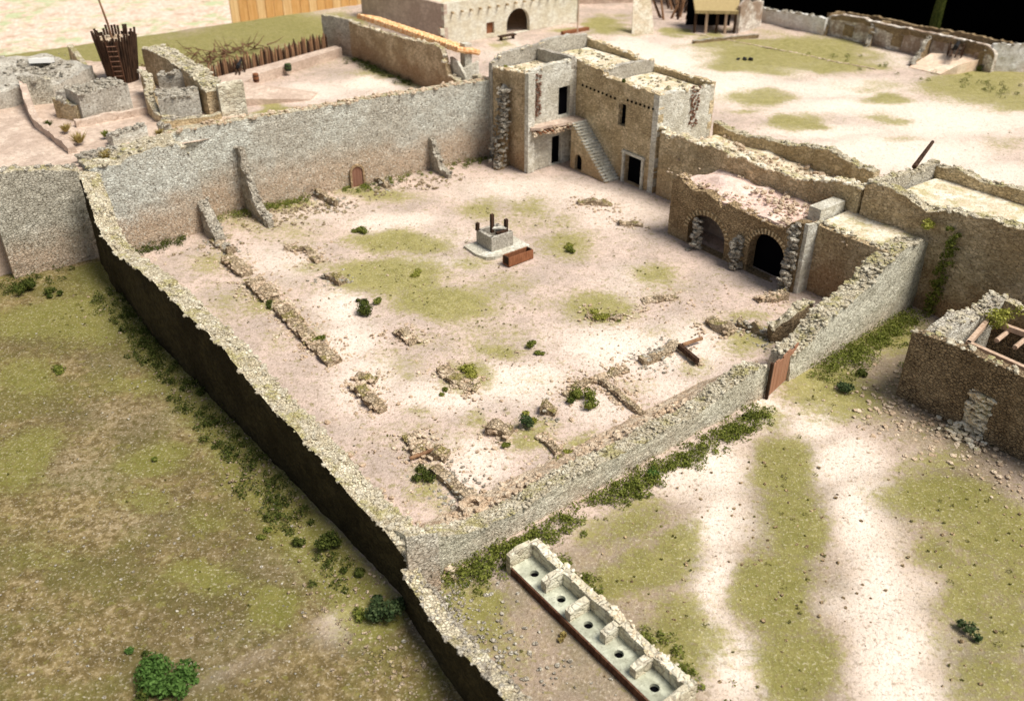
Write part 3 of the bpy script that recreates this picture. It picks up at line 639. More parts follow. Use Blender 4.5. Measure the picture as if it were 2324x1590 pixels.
    facade('stair_arch_shade', 'shadeblack', W(a0,4.3), W(a1-2.6,4.3), [(0,.02),(1.9,.02),(1.9,1.9),(0,1.9)], (), .24, 1, r)  # black sheet paints the shade inside the stair arch
    slab_steps(r, a0, a1, z1, n)
    for (P, Q, pl_) in ((W(0,6.05), W(10,6.05), [(5.3,4.5,6.8),(6.5,0,2.8)]),):  # black panels paint the shade inside doors and window
        for (s0, z0_, z1_) in pl_: facade('doorway_shade_panel', 'shadeblack', P, Q, [(s0,z0_),(s0+2.6 if z0_ < 1 else s0+1.4,z0_),(s0+2.6 if z0_ < 1 else s0+1.4,z1_),(s0,z1_)], (), .05, 1, r)
    facade('doorway_shade_panel', 'shadeblack', W(-.4,3.3), W(-.4,5.3), [(0,4.2),(2,4.2),(2,7.1),(0,7.1)], (), .05, 1, r)
    facade('doorway_shade_panel', 'shadeblack', W(-.4,2.7), W(-.4,4.4), [(0,0.02),(1.7,.02),(1.7,2.9),(0,2.9)], (), .05, 1, r)
    facade('doorway_shade_panel', 'shadeblack', W(-4,.45), W(-2.3,.45), [(0,5.1),(1.7,5.1),(1.7,7.3),(0,7.3)], (), .05, 1, r)
    # pale lintel and jambs of the wide doorway
    mb = MB()
    A = W(6.45,5.53); mb.box((*W(7.8,5.52), 2.68), (2.75, .2, .24), YAW_A); mb.box((*W(6.62,5.52), 1.28), (.24, .2, 2.54), YAW_A); mb.box((*W(8.97,5.52), 1.28), (.24, .2, 2.54), YAW_A)
    mb.build('door_surround', 'pale', r)
    # broken cross wall of rubble against the west front
    pts = L3(W(-3.1,-.1), W(-2.6,-1.5), [(0,7.3),(.5,6.6),(.8,4.8),(1.05,2.4),(1.5,.8),(1.9,.1)])
    bt = ridge('broken_buttress', [(p[0], p[1], p[2]) for p in pts], .8, 1, 'brown', amp=.25, jag=.3, parent=r)
    mb = MB()
    for k in range(260):
        z = rnd.random()**1.1*7; o2 = .5+1.2*(1-z/7)**1.3; q = W(-2.95+rnd.uniform(-.25, 1.15), -.15-rnd.uniform(.3, 1)*o2); mb.stone((*q, z), rnd.choice((.14, .2, .26)))
    mb.build('buttress_stones', 'copegrey', r)['kind'] = 'stuff'
    return r
house()

# ================================================================== ARCADE RUIN
def arcade():
    r = root('arcade_ruin', W(17, .9), 'low brown stone ruin with two arched openings under a pink earth roof', 'ruin')
    def pz(u, v): a, z = plb(.9, u, v); return (a-16.75, z)
    top = [(0,4.45),(.6,4.95),(1.5,4.4),(2.4,4.25),(3.3,4.5),(4.5,4.2),(4.9,3.8),(5.4,4.35),(7.4,4.15),(9,4.1),(10.4,4.2),(11,4.9),(11.9,5.1)]
    h1 = arch(2.0, 5.6, .03, 2.75, 14, 1.5); h2 = arch(7.75, 10.85, .03, 3.3, 14, 1.5)
    facade('arcade_wall', 'brown', W(16.75,.9), W(28.65,.9), poly(top), [h1, h2], .8, 1, r, .12)
    facade('end_wall', 'brown', W(16.9,1.0), W(16.9,5.6), poly([(0,4.4),(1.5,3.6),(2.6,3.4),(4.6,4.0)]), (), .6, -1, r, .15)
    facade('rear_wall', 'earth', W(17,3.6), W(22.6,3.6), poly([(0,3.9),(5.6,3.9)]), (), .3, 1, r)
    facade('partition_wall', 'brown', W(23.4,1.8), W(23.4,5.6), poly([(0,3.9),(3.8,3.9)]), (), .4, 1, r)
    facade('vault_shade_panel', 'shadeblack', W(24,1.9), W(28.3,1.9), [(0,.03),(4.3,.03),(4.3,3.7),(0,3.7)], (), .05, 1, r)  # black panel paints the shade inside the right-hand arch
    # voussoirs round both arches
    mb = MB()
    for (c, w, zt, rise, n) in ((3.8, 1.8, 2.75, 1.5, 17), (9.3, 1.55, 3.3, 1.5, 19)):
        for i in range(n):
            t = pi*(i+.5)/n; s = c-(w+.22)*cos(t); z = zt-rise+(rise+.22)*sin(t); q = W(16.75+s, .91)
            m = rnd.uniform(.9, 1.1); mb.box((*q, z), (.13, .14, .36*m), YAW_A, atan2(-cos(t)*1, sin(t))*1.0)
    mb.build('arch_stones', 'tan', r)
    # piers of tumbled stone
    for (a, w, h, zz) in ((19.9, .42, 2.3, 0), (23.75, .5, 2.6, 0), (28.15, .45, 5.0, 0)):
        mb = MB()
        for k in range(int(60*h/2.4)):
            z = rnd.random()*h; sp_ = .45+.7*(1-z/h)**2; mb.stone((*W(a+rnd.uniform(-1, 1)*w*.7, .85-abs(rnd.gauss(0, .4))*sp_), z), rnd.choice((.14, .2, .27)))
        mb.build('tumbled_pier', 'copegrey' if a != 20.0 else 'copepink', r)
    # right return: recessed plaster wall
    facade('side_wall', 'browned', W(28.5,2.0), W(34.6,2.0), poly([(0,4.85),(1.5,4.75),(4,4.8),(6.1,4.9)]), (), .5, 1, r, .08)
    facade('corner_return', 'pale', W(28.66,.95), W(28.66,2.1), poly([(0,5.1),(1.15,4.9)]), (), .3, -1, r, .06)
    # roof: pink earth heaped on the vault
    bm = bmesh.new(); N1, N2 = 44, 18
    for i in range(N1+1):
        for j in range(N2+1):
            a = 17.0+11.5*i/N1; b = 1.2+4.6*j/N2
            z = 4.2+.28*nz(a, b, 0, .5)+.1*nz(a, b, 3, 1.8)+.75*math.exp(-((a-19.6)/1.6)**2-((b-3.4)/1.3)**2)-.25*math.exp(-((a-22)/1.)**2-((b-1.4)/.6)**2)
            x, y = W(a, b); bm.verts.new((x, y, z))
    bm.verts.ensure_lookup_table()
    for i in range(N1):
        for j in range(N2): k = i*(N2+1)+j; bm.faces.new([bm.verts[k+q] for q in (0, N2+1, N2+2, 1)])
    g = bmesh.ops.extrude_face_region(bm, geom=bm.faces[:])
    for v in [q for q in g['geom'] if isinstance(q, bmesh.types.BMVert)]: v.co.z = 3.75
    bmesh.ops.recalc_face_normals(bm, faces=bm.faces); me = bpy.data.meshes.new('earth_roof'); bm.to_mesh(me); bm.free(); me.materials.append(M['pinkroof']); link('earth_roof', me, r)
    slab('side_roof', 'roof', [W(28.6,2.2), W(34.4,2.2), W(34.4,5.9), W(28.6,5.9)], 4.75, .3, r, .12)
    stones_on('roof_rubble', [(24,4.2,5,1.4,1), (20,2.,5,.8,.5), (26,3.2,3,1.6,.7), (27.5,1.6,1.5,.6,.5), (31,2.3,4,.4,.4)], 120, .14, 'copepink', 4.4, r)
    mb = MB(); q0 = W(27.4, 3.4); mb.box((*W(27.9,4.2), 4.95), (.95, 2.6, 1.0), YAW_A); mb.build('roof_block', 'pale', r)
    coping('rubble_coping', r, L3(W(16.75,.9), W(28.65,.9), [(0,4.6),(.6,4.9),(2,4.35),(4.5,4.2),(8,4.15),(10.4,4.2),(11.9,5.1)]), .8, 1, 12, .12, 'copepink')
    coping('rubble_coping', r, L3(W(28.5,2.), W(34.6,2.), [(0,4.85),(6.1,4.9)]), .6, 1, 12, .17, 'cope')
arcade()

# ================================================================== LATRINE
def latrine():
    r = root('latrine_row', W(38, -30), 'row of five open stone latrine seats with round black holes', 'latrine')
    a0, a1, bf, bb = 37.9, 48.2, -30.05, -28.9
    bays = [37.9, 39.95, 41.75, 43.5, 45.45, 47.45]
    hs = [(38.97, -29.5), (40.8, -29.5), (42.55, -29.5), (44.4, -29.5), (46.4, -29.5)]
    # seat slab with real holes cut through it
    loops = [[Vector((a0, bf, 0)), Vector((47.6, bf, 0)), Vector((47.6, bb, 0)), Vector((a0, bb, 0))]]
    for (a, b) in hs: loops.append([Vector((a+.2*cos(2*pi*i/16), b+.2*sin(2*pi*i/16), 0)) for i in range(16)])
    tri = tessellate_polygon(loops); flat = [p for l in loops for p in l]; m = len(flat); z1 = .42
    vs = [(*W(p.x, p.y), z1) for p in flat]+[(*W(p.x, p.y), z1-.16) for p in flat]; fs = [tuple(t) for t in tri]+[tuple(i+m for i in t)[::-1] for t in tri]; k = 0
    for l in loops:
        for i in range(len(l)): fs.append((k+i, k+(i+1) % len(l), m+k+(i+1) % len(l), m+k+i))
        k += len(l)
    mb = MB(); mb.add(vs, fs); sl = mb.build('seat_slab', 'latfloor', r)
    mb = MB()
    for (a, b) in hs: mb.tube([(*W(a, b), .25), (*W(a, b), .04)], .19, 16)
    mb.build('pit', 'shadeblack', r)  # black plugs paint the shade down the seat holes
    mb = MB(); c = W(42.75, bf-.04); mb.box((*c, .2), (9.75, .08, .42), YAW_A); mb.build('front_board', 'duskwood', r)
    bk = L3(W(a0,bb), W(48.2,bb), [(0,1.15),(.5,1.2),(2,1.0),(2.6,1.1),(4.2,1.1),(5,1.2),(6.5,1.05),(8,1.0),(9.7,1.15)])
    ridge('back_wall', bk, .38, 1, 'latwall', amp=.03, jag=.07, parent=r, step=.2)
    coping('rubble_coping', r, bk, .42, 1, 26, .1, 'roof')
    for i, a in enumerate(bays):
        full = i in (0, 5); L = 1.25 if full else .75+.18*(i % 3); h = 1.2 if full else 1.0+.07*(i % 2)
        w = .28 if full else .34; z0 = 0 if full else .43
        p = L3(W(a-.1, bb-L), W(a-.1, bb-.02), [(0,h-.12),(L*.5,h),(L-.02,h)])
        ridge('partition', p, w, -1, 'latwall', z0=z0, amp=.02, jag=.06, parent=r, step=.2)
latrine()

# ================================================================== STORE HUT (right edge)
def hut():
    r = root('store_hut', W(40.2, -4.3), 'roofless dark brown stone hut at the right edge with rubble-blocked doorway', 'hut')
    top = [(0,4.2),(.5,4.35),(1.6,4.45),(3.0,4.6),(4.2,4.5),(5.8,4.5),(8,4.5),(13,4.5)]
    o = facade('front_wall', 'hutstone', W(40.1,-4.3), W(53,-4.3), poly(top), [rect(3.85,5.2,.03,2.65)], .55, 1, r, .06)
    coping('rubble_coping', r, L3(W(40.1,-4.3), W(53,-4.3), top), .55, 1, 16, .15, 'cope')
    mb = MB()
    for k in range(130): a = 43.95+rnd.random()*1.35; z = rnd.random()*2.6; mb.stone((*W(a, -4.2-rnd.uniform(0, .12)), z), rnd.choice((.1, .15, .2)), .6)
    for k in range(60): z = abs(rnd.gauss(0, .3)); mb.stone((*W(44.5+rnd.gauss(0, .6), -4.4-abs(rnd.gauss(0, .6))), z*.4), rnd.choice((.08, .13, .18)))
    mb.box((*W(44.62,-3.95), 1.3), (1.5, .3, 2.6), YAW_A)
    mb.build('door_blocking', 'roof', r)['kind'] = 'stuff'
    # left (north) wall: broken low in the middle, thick rubble top
    nw = L3(W(40.1,-4.2), W(40.1,3.9), [(0,4.2),(.8,3.7),(2.0,4.0),(3.6,4.3),(4.4,3.9),(6.0,3.6),(8.1,4.1)])
    ridge('north_wall', nw, 1.0, -1, 'pale', amp=.06, jag=.15, parent=r); coping('rubble_coping', r, nw, 1.0, -1, 12, .17, 'cope')
    bw = L3(W(40.1,3.5), W(53,3.5), [(0,3.8),(1,4.0),(3,3.7),(6,3.9),(13,3.8)])
    ridge('rear_wall', bw, .6, 1, 'browned', amp=.05, jag=.12, parent=r); coping('rubble_coping', r, bw, .6, 1, 12, .15, 'cope')
    f = slab('inner_floor', 'browned', [W(41,-3.7), W(53,-3.7), W(53,3.4), W(41,3.4)], .3, .3, r)
    # timber frame of the hatch
    mb = MB(); c = [(42.05,-1.7), (41.35,1.6), (46.6,2.2), (46.6,-1.7)]
    def beam(p, q, z=3.45, w=.26, h=.3): 
        P, Q = Vector((*W(*p), z)), Vector((*W(*q), z)); d = Q-P; mb.box((P+Q)/2, (d.length+.2, w, h), atan2(d.y, d.x))
    beam(c[0], c[1]); beam(c[1], c[2]); beam(c[0], c[3])
    mb.build('timber_frame', 'palewood', r)
    mb = MB()
    for (a, b) in ((42.5,1.3), (43.5,1.4), (45.2,1.5)): mb.tube([(*W(a, b+.5), 3.2), (*W(a+.1, b-.9), 3.15)], .14, 8)
    mb.build('joist_stub', 'palewood', r)
    mb = MB(); mb.box((*W(41.6,3.2), 1.9), (1.8, .5, 3.2), YAW_A)
    slab('hatch_shade_slab', 'shadeblack', [W(42.1,-1.6), W(46.5,-1.6), W(46.5,2.0), W(41.5,1.5)], 1.2, .1, r)  # black slab paints the shade of the interior below the frame
    facade('inner_wall', 'hutstone', W(41.6,1.75), W(46.5,2.2), poly([(0,3.3),(4.9,3.3)]), (), .15, 1, r)
    mb = MB(); CURZ[0] = 2
    for k in range(14): mb.leafblob((*W(41.5+rnd.random()*.8, 1.2+rnd.random()*2.), 3.5+rnd.random()*.6), .4, 40, .1)
    CURZ[0] = 0; tag(mb.build('ivy', 'leafyl'), 'yellow green creeper spilling inside the broken corner of the store hut', 'creeper')
hut()

# ================================================================== WELL
def well():
    c = G(1119, 577); a, b = ab(c); ac, bc = a-.95, b+.85
    r = root('well', W(ac, bc), 'square stone well with broken timber uprights on a pale slab in the courtyard', 'well')
    sl = [W(ac-1.2, bc-2.0), W(ac+.5, bc-2.1), W(ac+1.4, bc-1.8), W(ac+1.75, bc-1.2), W(ac+1.7, bc+2.0), W(ac-1.2, bc+2.0)]
    slab('base_slab', 'pale', sl, .22, .24, r)
    mb = MB(); t = .26; w = .98
    for (da, db, sa, sb) in ((-w/1+.0, 0, t, 2*w), (w, 0, t, 2*w), (0, -w+.14-.14, 2*w-t, t), (0, w, 2*w-t, t)): mb.box((*W(ac+da*.86, bc+db*.86), .78), (sa, sb if sb > 1 else t, 1.1), YAW_A)
    mb.build('well_wall', 'grey', r)
    mb = MB(); mb.box((*W(ac, bc), .5), (1.4, 1.4, .1), YAW_A); mb.build('well_water', 'shadeblack', r)
    for (da, db, h, k) in ((.1, -.3, 1.45, 0), (.6, .6, 1.0, 1), (-.85, -.95, .6, 2)):
        mb = MB(); mb.box((*W(ac+da, bc+db), 1.3+h/2), (.22, .24, h), YAW_A+.1*k, .04*k); mb.build('upright', 'darkwood', r)
    mb = MB(); mb.tube([(*W(ac+.1, bc-.3), 1.65), (*W(ac+.65, bc+.6), 1.6)], .13, 8); mb.build('windlass', 'pale', r)
    mb = MB(); mb.box((*W(ac+.65, bc+.2), 1.4), (.22, 1.0, .18), YAW_A); mb.build('cross_timber', 'darkwood', r)
    # trough
    A, B = G(1148, 608), G(1203, 588)
    yaw = atan2(B[1]-A[1], B[0]-A[0]); L = hypot(B[0]-A[0], B[1]-A[1]); cx, cy = (A[0]+B[0])/2, (A[1]+B[1])/2+.3
    t = root('wooden_trough', (cx, cy), 'reddish brown wooden trough lying beside the well slab', 'trough')
    mb = MB(); mb.box((cx, cy, .1), (L, .7, .12), yaw); mb.build('trough_floor', 'rustwood', t)
    n = Vector((-sin(yaw), cos(yaw)))
    for s_ in (-1, 1): mb = MB(); mb.box((cx+n.x*.33*s_, cy+n.y*.33*s_, .42), (L, .1, .66), yaw, 0, .06*s_); mb.build('trough_side', 'rustwood', t)
    for s_ in (-1, 1): mb = MB(); mb.box((cx+cos(yaw)*L*.48*s_, cy+sin(yaw)*L*.48*s_, .46), (.1, .56, .6), yaw); mb.build('trough_end', 'darkwood', t)
well()

# ================================================================== STUB WALLS & FOOTINGS
def footing(name, label, px, w, h, mat='copepink', jag=.2, dens=22, size=.16, cat='stone footing', group='collapsed room footings in the courtyard', side=1):
    w *= .72
    pts = [(*G(u, v), hh*.68) for (u, v), hh in zip(px, h if isinstance(h, (list, tuple)) else [h]*len(px))]
    st_ = any(k in label for k in ('straight', 'thin', 'timber')); o = ridge(name, pts, w, side, 'footing', amp=.1 if st_ else .18, jag=.14 if st_ else jag*2.2, step=.2); tag(o, label, cat, group)
    coping('rubble_coping', o, pts, w+.1, side, dens, size*.85, mat, rise=-.12)
    mb = MB()
    for (p, q) in zip(pts[:-1], pts[1:]):
        d = Vector((q[0]-p[0], q[1]-p[1])); L = d.length; n = Vector((-d.y, d.x)).normalized()*side
        for _ in range(int(L*30)):
            t = rnd.uniform(-.3, 1.3); oo = rnd.choice((-1, 1))*abs(rnd.gauss(0, .6)); oo = oo if oo < 0 else oo+w
            r = rnd.choice((.04, .06, .09, .13)); mb.stone((p[0]+d.x*t+n.x*oo, p[1]+d.y*t+n.y*oo, r*.25), r)
    if mb.k: mb.build('fallen_stones', mat, o)['kind'] = 'stuff'
    return o
# stubs standing against the north wall
def nstub(label, u0, v0, top, prof, w=.55):
    b = ab(G(u0, v0))[1]; pts = L3(W(-4.9 if u0 < 450 else wa(b), b), W(4, b), prof); o = ridge('wall_stub', pts, w, 1, 'copegrey', amp=.16, jag=.3, step=.2); tag(o, label, 'wall stub', 'broken cross walls on the back wall')
    coping('rubble_coping', o, pts, w, 1, 16, .17, 'copegrey')
nstub('tallest broken cross wall stub against the plastered back wall, stepping down to the ground', 560, 480, 0, [(0,5.4),(.5,5.2),(.9,3.8),(1.5,3.0),(2.0,2.0),(2.8,1.1),(3.6,.7),(4.3,.4)])
nstub('narrow broken cross wall stub right of the little arched door', 975, 385, 0, [(0,3.0),(.5,2.9),(.8,1.9),(1.3,1.4),(1.8,.6),(2.9,.4)], .5)
nstub('short broken stub of stones at the bend near the left end of the back wall', 444, 512, 0, [(0,2.6),(.5,1.9),(1.0,1.5),(1.9,1.1),(2.5,.5)], .8)
# little arched door in the north wall
def arched_door():
    s0, z0 = onp(NA, NB, 798, 412); s1, _ = onp(NA, NB, 823, 410); d = (np.array(NB)-np.array(NA)); d /= np.hypot(*d)
    def at(o): return (float(NA[0]+d[0]*s0+d[1]*o), float(NA[1]+d[1]*s0-d[0]*o))
    def at2(o): return (float(NA[0]+d[0]*s1+d[1]*o), float(NA[1]+d[1]*s1-d[0]*o))
    r = root('arched_door', at(.1), 'small arched reddish door recessed in the plastered back wall', 'door')
    facade('door_leaf', 'gatedark', at(.14), at2(.14), arch(.0, s1-s0, .02, 1.75, 10), (), .08, 1, r)
    o = arch(-.16, s1-s0+.16, .0, 2.0, 10); i = arch(.0, s1-s0, .0, 1.8, 10)
    facade('door_frame', 'browned', at(.24), at2(.24), o+i[::-1], (), .12, 1, r)
arched_door()
footing('rubble_footing', 'low footing left of the little arched door, running out from the back wall', [(700,438),(760,470)], .55, .6, 'copegrey')
footing('rubble_footing', 'low footing right of the little arched door, running out from the back wall', [(836,405),(878,430)], .55, .6, 'copegrey')
footing('rubble_footing', 'uppermost footing of the left row, behind a mossy patch, at the back wall end', [(475,550),(520,580)], .9, .45, 'copegrey')
footing('rubble_footing', 'second footing of the left row, long block with dark outer side', [(503,598),(548,632)], 1.3, .75)
footing('rubble_footing', 'third footing of the left row, mossy in its middle, above the dark outer bush', [(557,645),(600,688)], 1.5, .7)
footing('rubble_footing', 'broad footing of the left row just below the dark outer bush', [(618,705),(662,748)], 1.3, .65)
footing('rubble_footing', 'fourth footing of the left row with a small round bush on it', [(655,742),(700,790),(748,832)], 1.1, .55)
footing('rubble_footing', 'fifth footing of the left row, a stony angle below the round bush', [(795,880),(835,925),(860,942)], .9, .6)
footing('rubble_footing', 'orange stone heap just above the fifth footing of the left row', [(800,862),(850,872)], .8, .35)
footing('rubble_footing', 'small stone heap near the left edge of the upper moss patch', [(645,570),(690,572),(715,600)], .8, .35)
footing('rubble_footing', 'grey pair of boulders at the lower left of the big moss patch', [(733,632),(770,650)], .9, .5, 'copegrey')
footing('rubble_footing', 'small stone heap between the moss patches below the well', [(890,755),(930,785)], .9, .4)
footing('rubble_footing', 'stony ring overgrown by low green plants in the middle of the courtyard', [(993,845),(1030,880),(1080,890)], 1.1, .35)
footing('rubble_footing', 'L-shaped footing with orange stones near the bottom corner of the courtyard', [(915,995),(940,1035),(1010,1050)], 1.1, .5)
footing('rubble_footing', 'long straight footing in the bottom corner of the courtyard, ending at the front wall', [(975,1075),(1030,1120),(1085,1165)], .8, .5, 'copegrey')
footing('rubble_footing', 'squared pale footing block left of the dark teal bush', [(1100,985),(1150,1000)], 1.2, .55)
footing('rubble_footing', 'straight footing running from the dark teal bush to the front wall', [(1218,992),(1270,1045)], .5, .4)
footing('rubble_footing', 'dark angular stones between the teal bush and the round olive bush', [(1225,940),(1260,945)], .9, .5, 'copegrey')
footing('rubble_footing', 'long thin footing right of the round olive bush, reaching the front wall', [(1358,870),(1400,905),(1455,948)], .45, .45)
footing('rubble_footing', 'stony line above the round olive bush', [(1290,905),(1350,870),(1430,845)], .8, .35)
footing('rubble_footing', 'grey stone row running toward the fallen timbers near the gate', [(1460,830),(1500,820),(1545,790)], .9, .45, 'copegrey')
footing('rubble_footing', 'low footing with fallen timber left of the gate', [(1535,795),(1585,832)], .4, .3)
footing('rubble_footing', 'chunky footing block in front of the side wall of the arcade ruin', [(1598,735),(1650,765)], 1.0, .6)
footing('rubble_footing', 'long dark footing leading to the low wall right of the chunky block', [(1672,740),(1750,772)], .5, .6, 'copegrey')
footing('rubble_footing', 'pile of big stones at the right pier of the arcade ruin', [(1722,690),(1790,680)], .9, .6)
footing('rubble_footing', 'small stony patch below the dark olive bush at the right of the courtyard', [(1330,720),(1410,730)], .7, .2)
footing('rubble_footing', 'stony patch in front of the arched openings', [(1460,690),(1540,680)], .8, .25)
footing('rubble_footing', 'stone patch on the trodden ground near the foot of the arcade ruin', [(1405,512),(1460,515)], .8, .25)
footing('rubble_footing', 'stone scatter left of the arcade ruin corner', [(1310,465),(1390,470)], .8, .2)
# low wall near the gate
A_, B_ = G(1750, 772), G(1830, 745)
o = ridge('low_wall', [(*G(1748,778),.9),(*G(1790,775),1.7),(*G(1835,745),1.9)], .7, 1, 'hutstone', jag=.15); tag(o, 'short dark low wall inside the courtyard beside the rising front wall', 'stone wall')
coping('rubble_coping', o, [(*G(1748,778),.9),(*G(1790,775),1.7),(*G(1835,745),1.9)], .7, 1, 10, .18, 'cope')
mb = MB(); P, Q = G(1548,792), G(1592,778); mb.tube([(*P, .3), (*Q, .35)], .12, 7); tag(mb.build('fallen_beam', 'logend'), 'fallen grey beam left of the gate lying on the footing stones', 'beam')
mb = MB(); P, Q = G(1540,797), G(1582,832); mb.box(((P[0]+Q[0])/2, (P[1]+Q[1])/2, .4), (hypot(Q[0]-P[0], Q[1]-P[1]), .22, .3), atan2(Q[1]-P[1], Q[0]-P[0])); tag(mb.build('fallen_beam', 'darkwood'), 'fallen dark squared beam left of the gate', 'beam')
mb = MB(); P, Q = G(930,1045), G(985,1030); mb.tube([(*P, .15), (*Q, .3)], .1, 7); tag(mb.build('fallen_branch', 'logend'), 'mossy fallen branch beside the L-shaped footing', 'branch')
mb = MB(); a_, b_ = ab(G(1075,1168)); 
for k in range(12): t = 2*pi*k/12; mb.stone((*W(a_+.55*cos(t), b_+.55*sin(t)), .28), .28)
for k in range(12): t = 2*pi*(k+.5)/12; mb.stone((*W(a_+.5*cos(t), b_+.5*sin(t)), .6), .24)
tag(mb.build('stone_ring', 'copepink'), 'small round ring of pink stones inside the front wall corner', 'stone ring')

# ================================================================== FILLED CHURCH (upper left)
PZ = 6.4
plan = [W(-6.3,-62), W(-6.3,-29.6), W(-8.2,-28.6), W(-7.7,-20.8), W(-14,-21.2), W(-29.5,-21.6), W(-37,-27), W(-37,-62)]
tag(slab('ramp_floor', 'earth', plan, PZ, 6.4, None, .15, 6), 'raised earth-filled floor inside the ruined church at upper left', 'floor')
def cwall(label, pts_ab, z, w, side=1, mat='grey', cmat='copegrey', name='church_wall', jag=.18, dens=9, size=.22, z0=PZ-.1):
    pts = [(*W(a, b), zz) for (a, b), zz in zip(pts_ab, z)]; o = ridge(name, pts, w, side, mat, z0=z0, jag=jag); tag(o, label, 'stone wall')
    if cmat: coping('rubble_coping', o, pts, w, side, dens, size, cmat)
    return o
cwall('broad sloping grey rubble wall carrying the white board at upper left', [(-36.4,-62),(-36.4,-33.5),(-35.6,-29.6)], [7.3,7.4,7.3], 1.5, -1, 'grey', 'copegrey', dens=3.)
o = slab('rubble_floor', 'grey', [W(-36.3,-62), W(-36.3,-33.5), W(-35.4,-29.6), W(-28,-27.5), W(-25.2,-30.3), W(-24.4,-34.2), W(-23.4,-62)], 7.75, 1.4, None, .35, 6); tag(o, 'broad raised bed of grey rubble under the white board at upper left', 'rubble bed')
tag(stones_on('loose_stone', [(-30.5,-31.5,4.,2.4,.7), (-30,-40,5,6,1)], 240, .2, 'copegrey', 7.8), 'grey stones strewn over the raised rubble bed at upper left', 'loose stones', None, 'stuff')
cwall('long dark-sided step wall running down toward the plastered back wall at left', [(-24.4,-34.3),(-21,-34.8),(-17.9,-35.1),(-9.8,-34.6)], [8.5,7.6,7.1,6.9], .5, 1, 'earth', None)
cwall('blue grey wall piece at the head of the long step wall', [(-23.6,-34.1),(-23.6,-32)], [8.5,8.3], 1.4, 1, 'outer')
cwall('brown grey low wall joining the blue grey piece to the left rubble block', [(-21.5,-32.3),(-20.4,-31.0)], [7.9,7.8], 1.0, 1, 'grey', None)
cwall('left large grey rubble block of the ruined church', [(-16.8,-31.6),(-17.4,-27.5)], [8.55,8.7], 2.6, 1, 'grey')
cwall('right large grey rubble block of the ruined church', [(-12.9,-26.7),(-11.9,-23.7)], [8.3,8.2], 2.6, 1, 'grey')
cwall('long low pale step across the floor in front of the left grey block', [(-15.6,-32.5),(-15.7,-26.7)], [6.95,7.0], .5, 1, 'earth', None)
cwall('jagged dark-sided wall dropping between the two large grey blocks', [(-21.5,-25.3),(-17.5,-26.0),(-15.5,-26.9),(-13.8,-27.0),(-11.2,-26.2)], [8.4,8.5,8.1,7.2,6.7], .6, 1, 'tan', 'cope', dens=5)
cwall('white edged low masonry block near the plastered wall end', [(-9.4,-31.5),(-10.0,-28.7)], [7.2,7.3], .9, 1, 'pale')
cwall('small white stone piece right of the white edged block', [(-9.7,-27.7),(-9.9,-26.9)], [7.2,7.1], .6, 1, 'pale')
cwall('jumble of grey stones where the dark long wall meets the church floor', [(-6.6,-34.3),(-7.2,-31.6)], [6.9,6.9], 1.2, 1, 'grey', dens=14)
cwall('long olive-sided wall with thick pale rubble top right of the wooden tower', [(-25.6,-23.6),(-22,-23.3),(-18.3,-23.2),(-15,-23.1),(-12.2,-23.0)], [9.3,9.4,9.3,9.2,8.4], 1.6, 1, 'browned', 'cope', dens=16, size=.17, z0=0)
cwall('squared yellow end block of the long rubble-topped wall', [(-11.3,-22.3),(-10.9,-20.3)], [8.9,9.0], .9, 1, 'latwall', None, z0=0, jag=.08)
cwall('small dark wedge of wall left of the wooden tower', [(-37,-27.3),(-29,-27.6)], [7.9,6.6], .5, 1, 'tan', None, jag=.1, z0=5)
cwall('tan low room wall between the blue grey piece and the left rubble block', [(-19.6,-33.0),(-17.2,-31.9)], [7.9,7.6], .5, 1, 'tan', 'copegrey', dens=6)
cwall('thin tan ledge in front of the right grey rubble block', [(-11.4,-27.2),(-10.6,-22.6)], [6.95,6.9], .6, 1, 'tan', 'copegrey', dens=6)
cwall('grey wall end behind the right grey rubble block', [(-17.6,-25.0),(-16.6,-22.9)], [8.8,9.0], .8, 1, 'grey')
P = W(-30.8,-31.0); mb = MB(); mb.box((P[0], P[1], 8.25), (1.8, 1.25, .4), .12, 0, -.2); tag(mb.build('white_board', 'board'), 'plain white board lying on the broad grey rubble bed at upper left', 'board')
cwall('low grey rim along the edge of the filled church floor', [(-7.6,-31),(-8.6,-27.6),(-8.6,-25.6)], [6.7,6.8,6.9], .6, 1, 'earth', 'copegrey', dens=6)

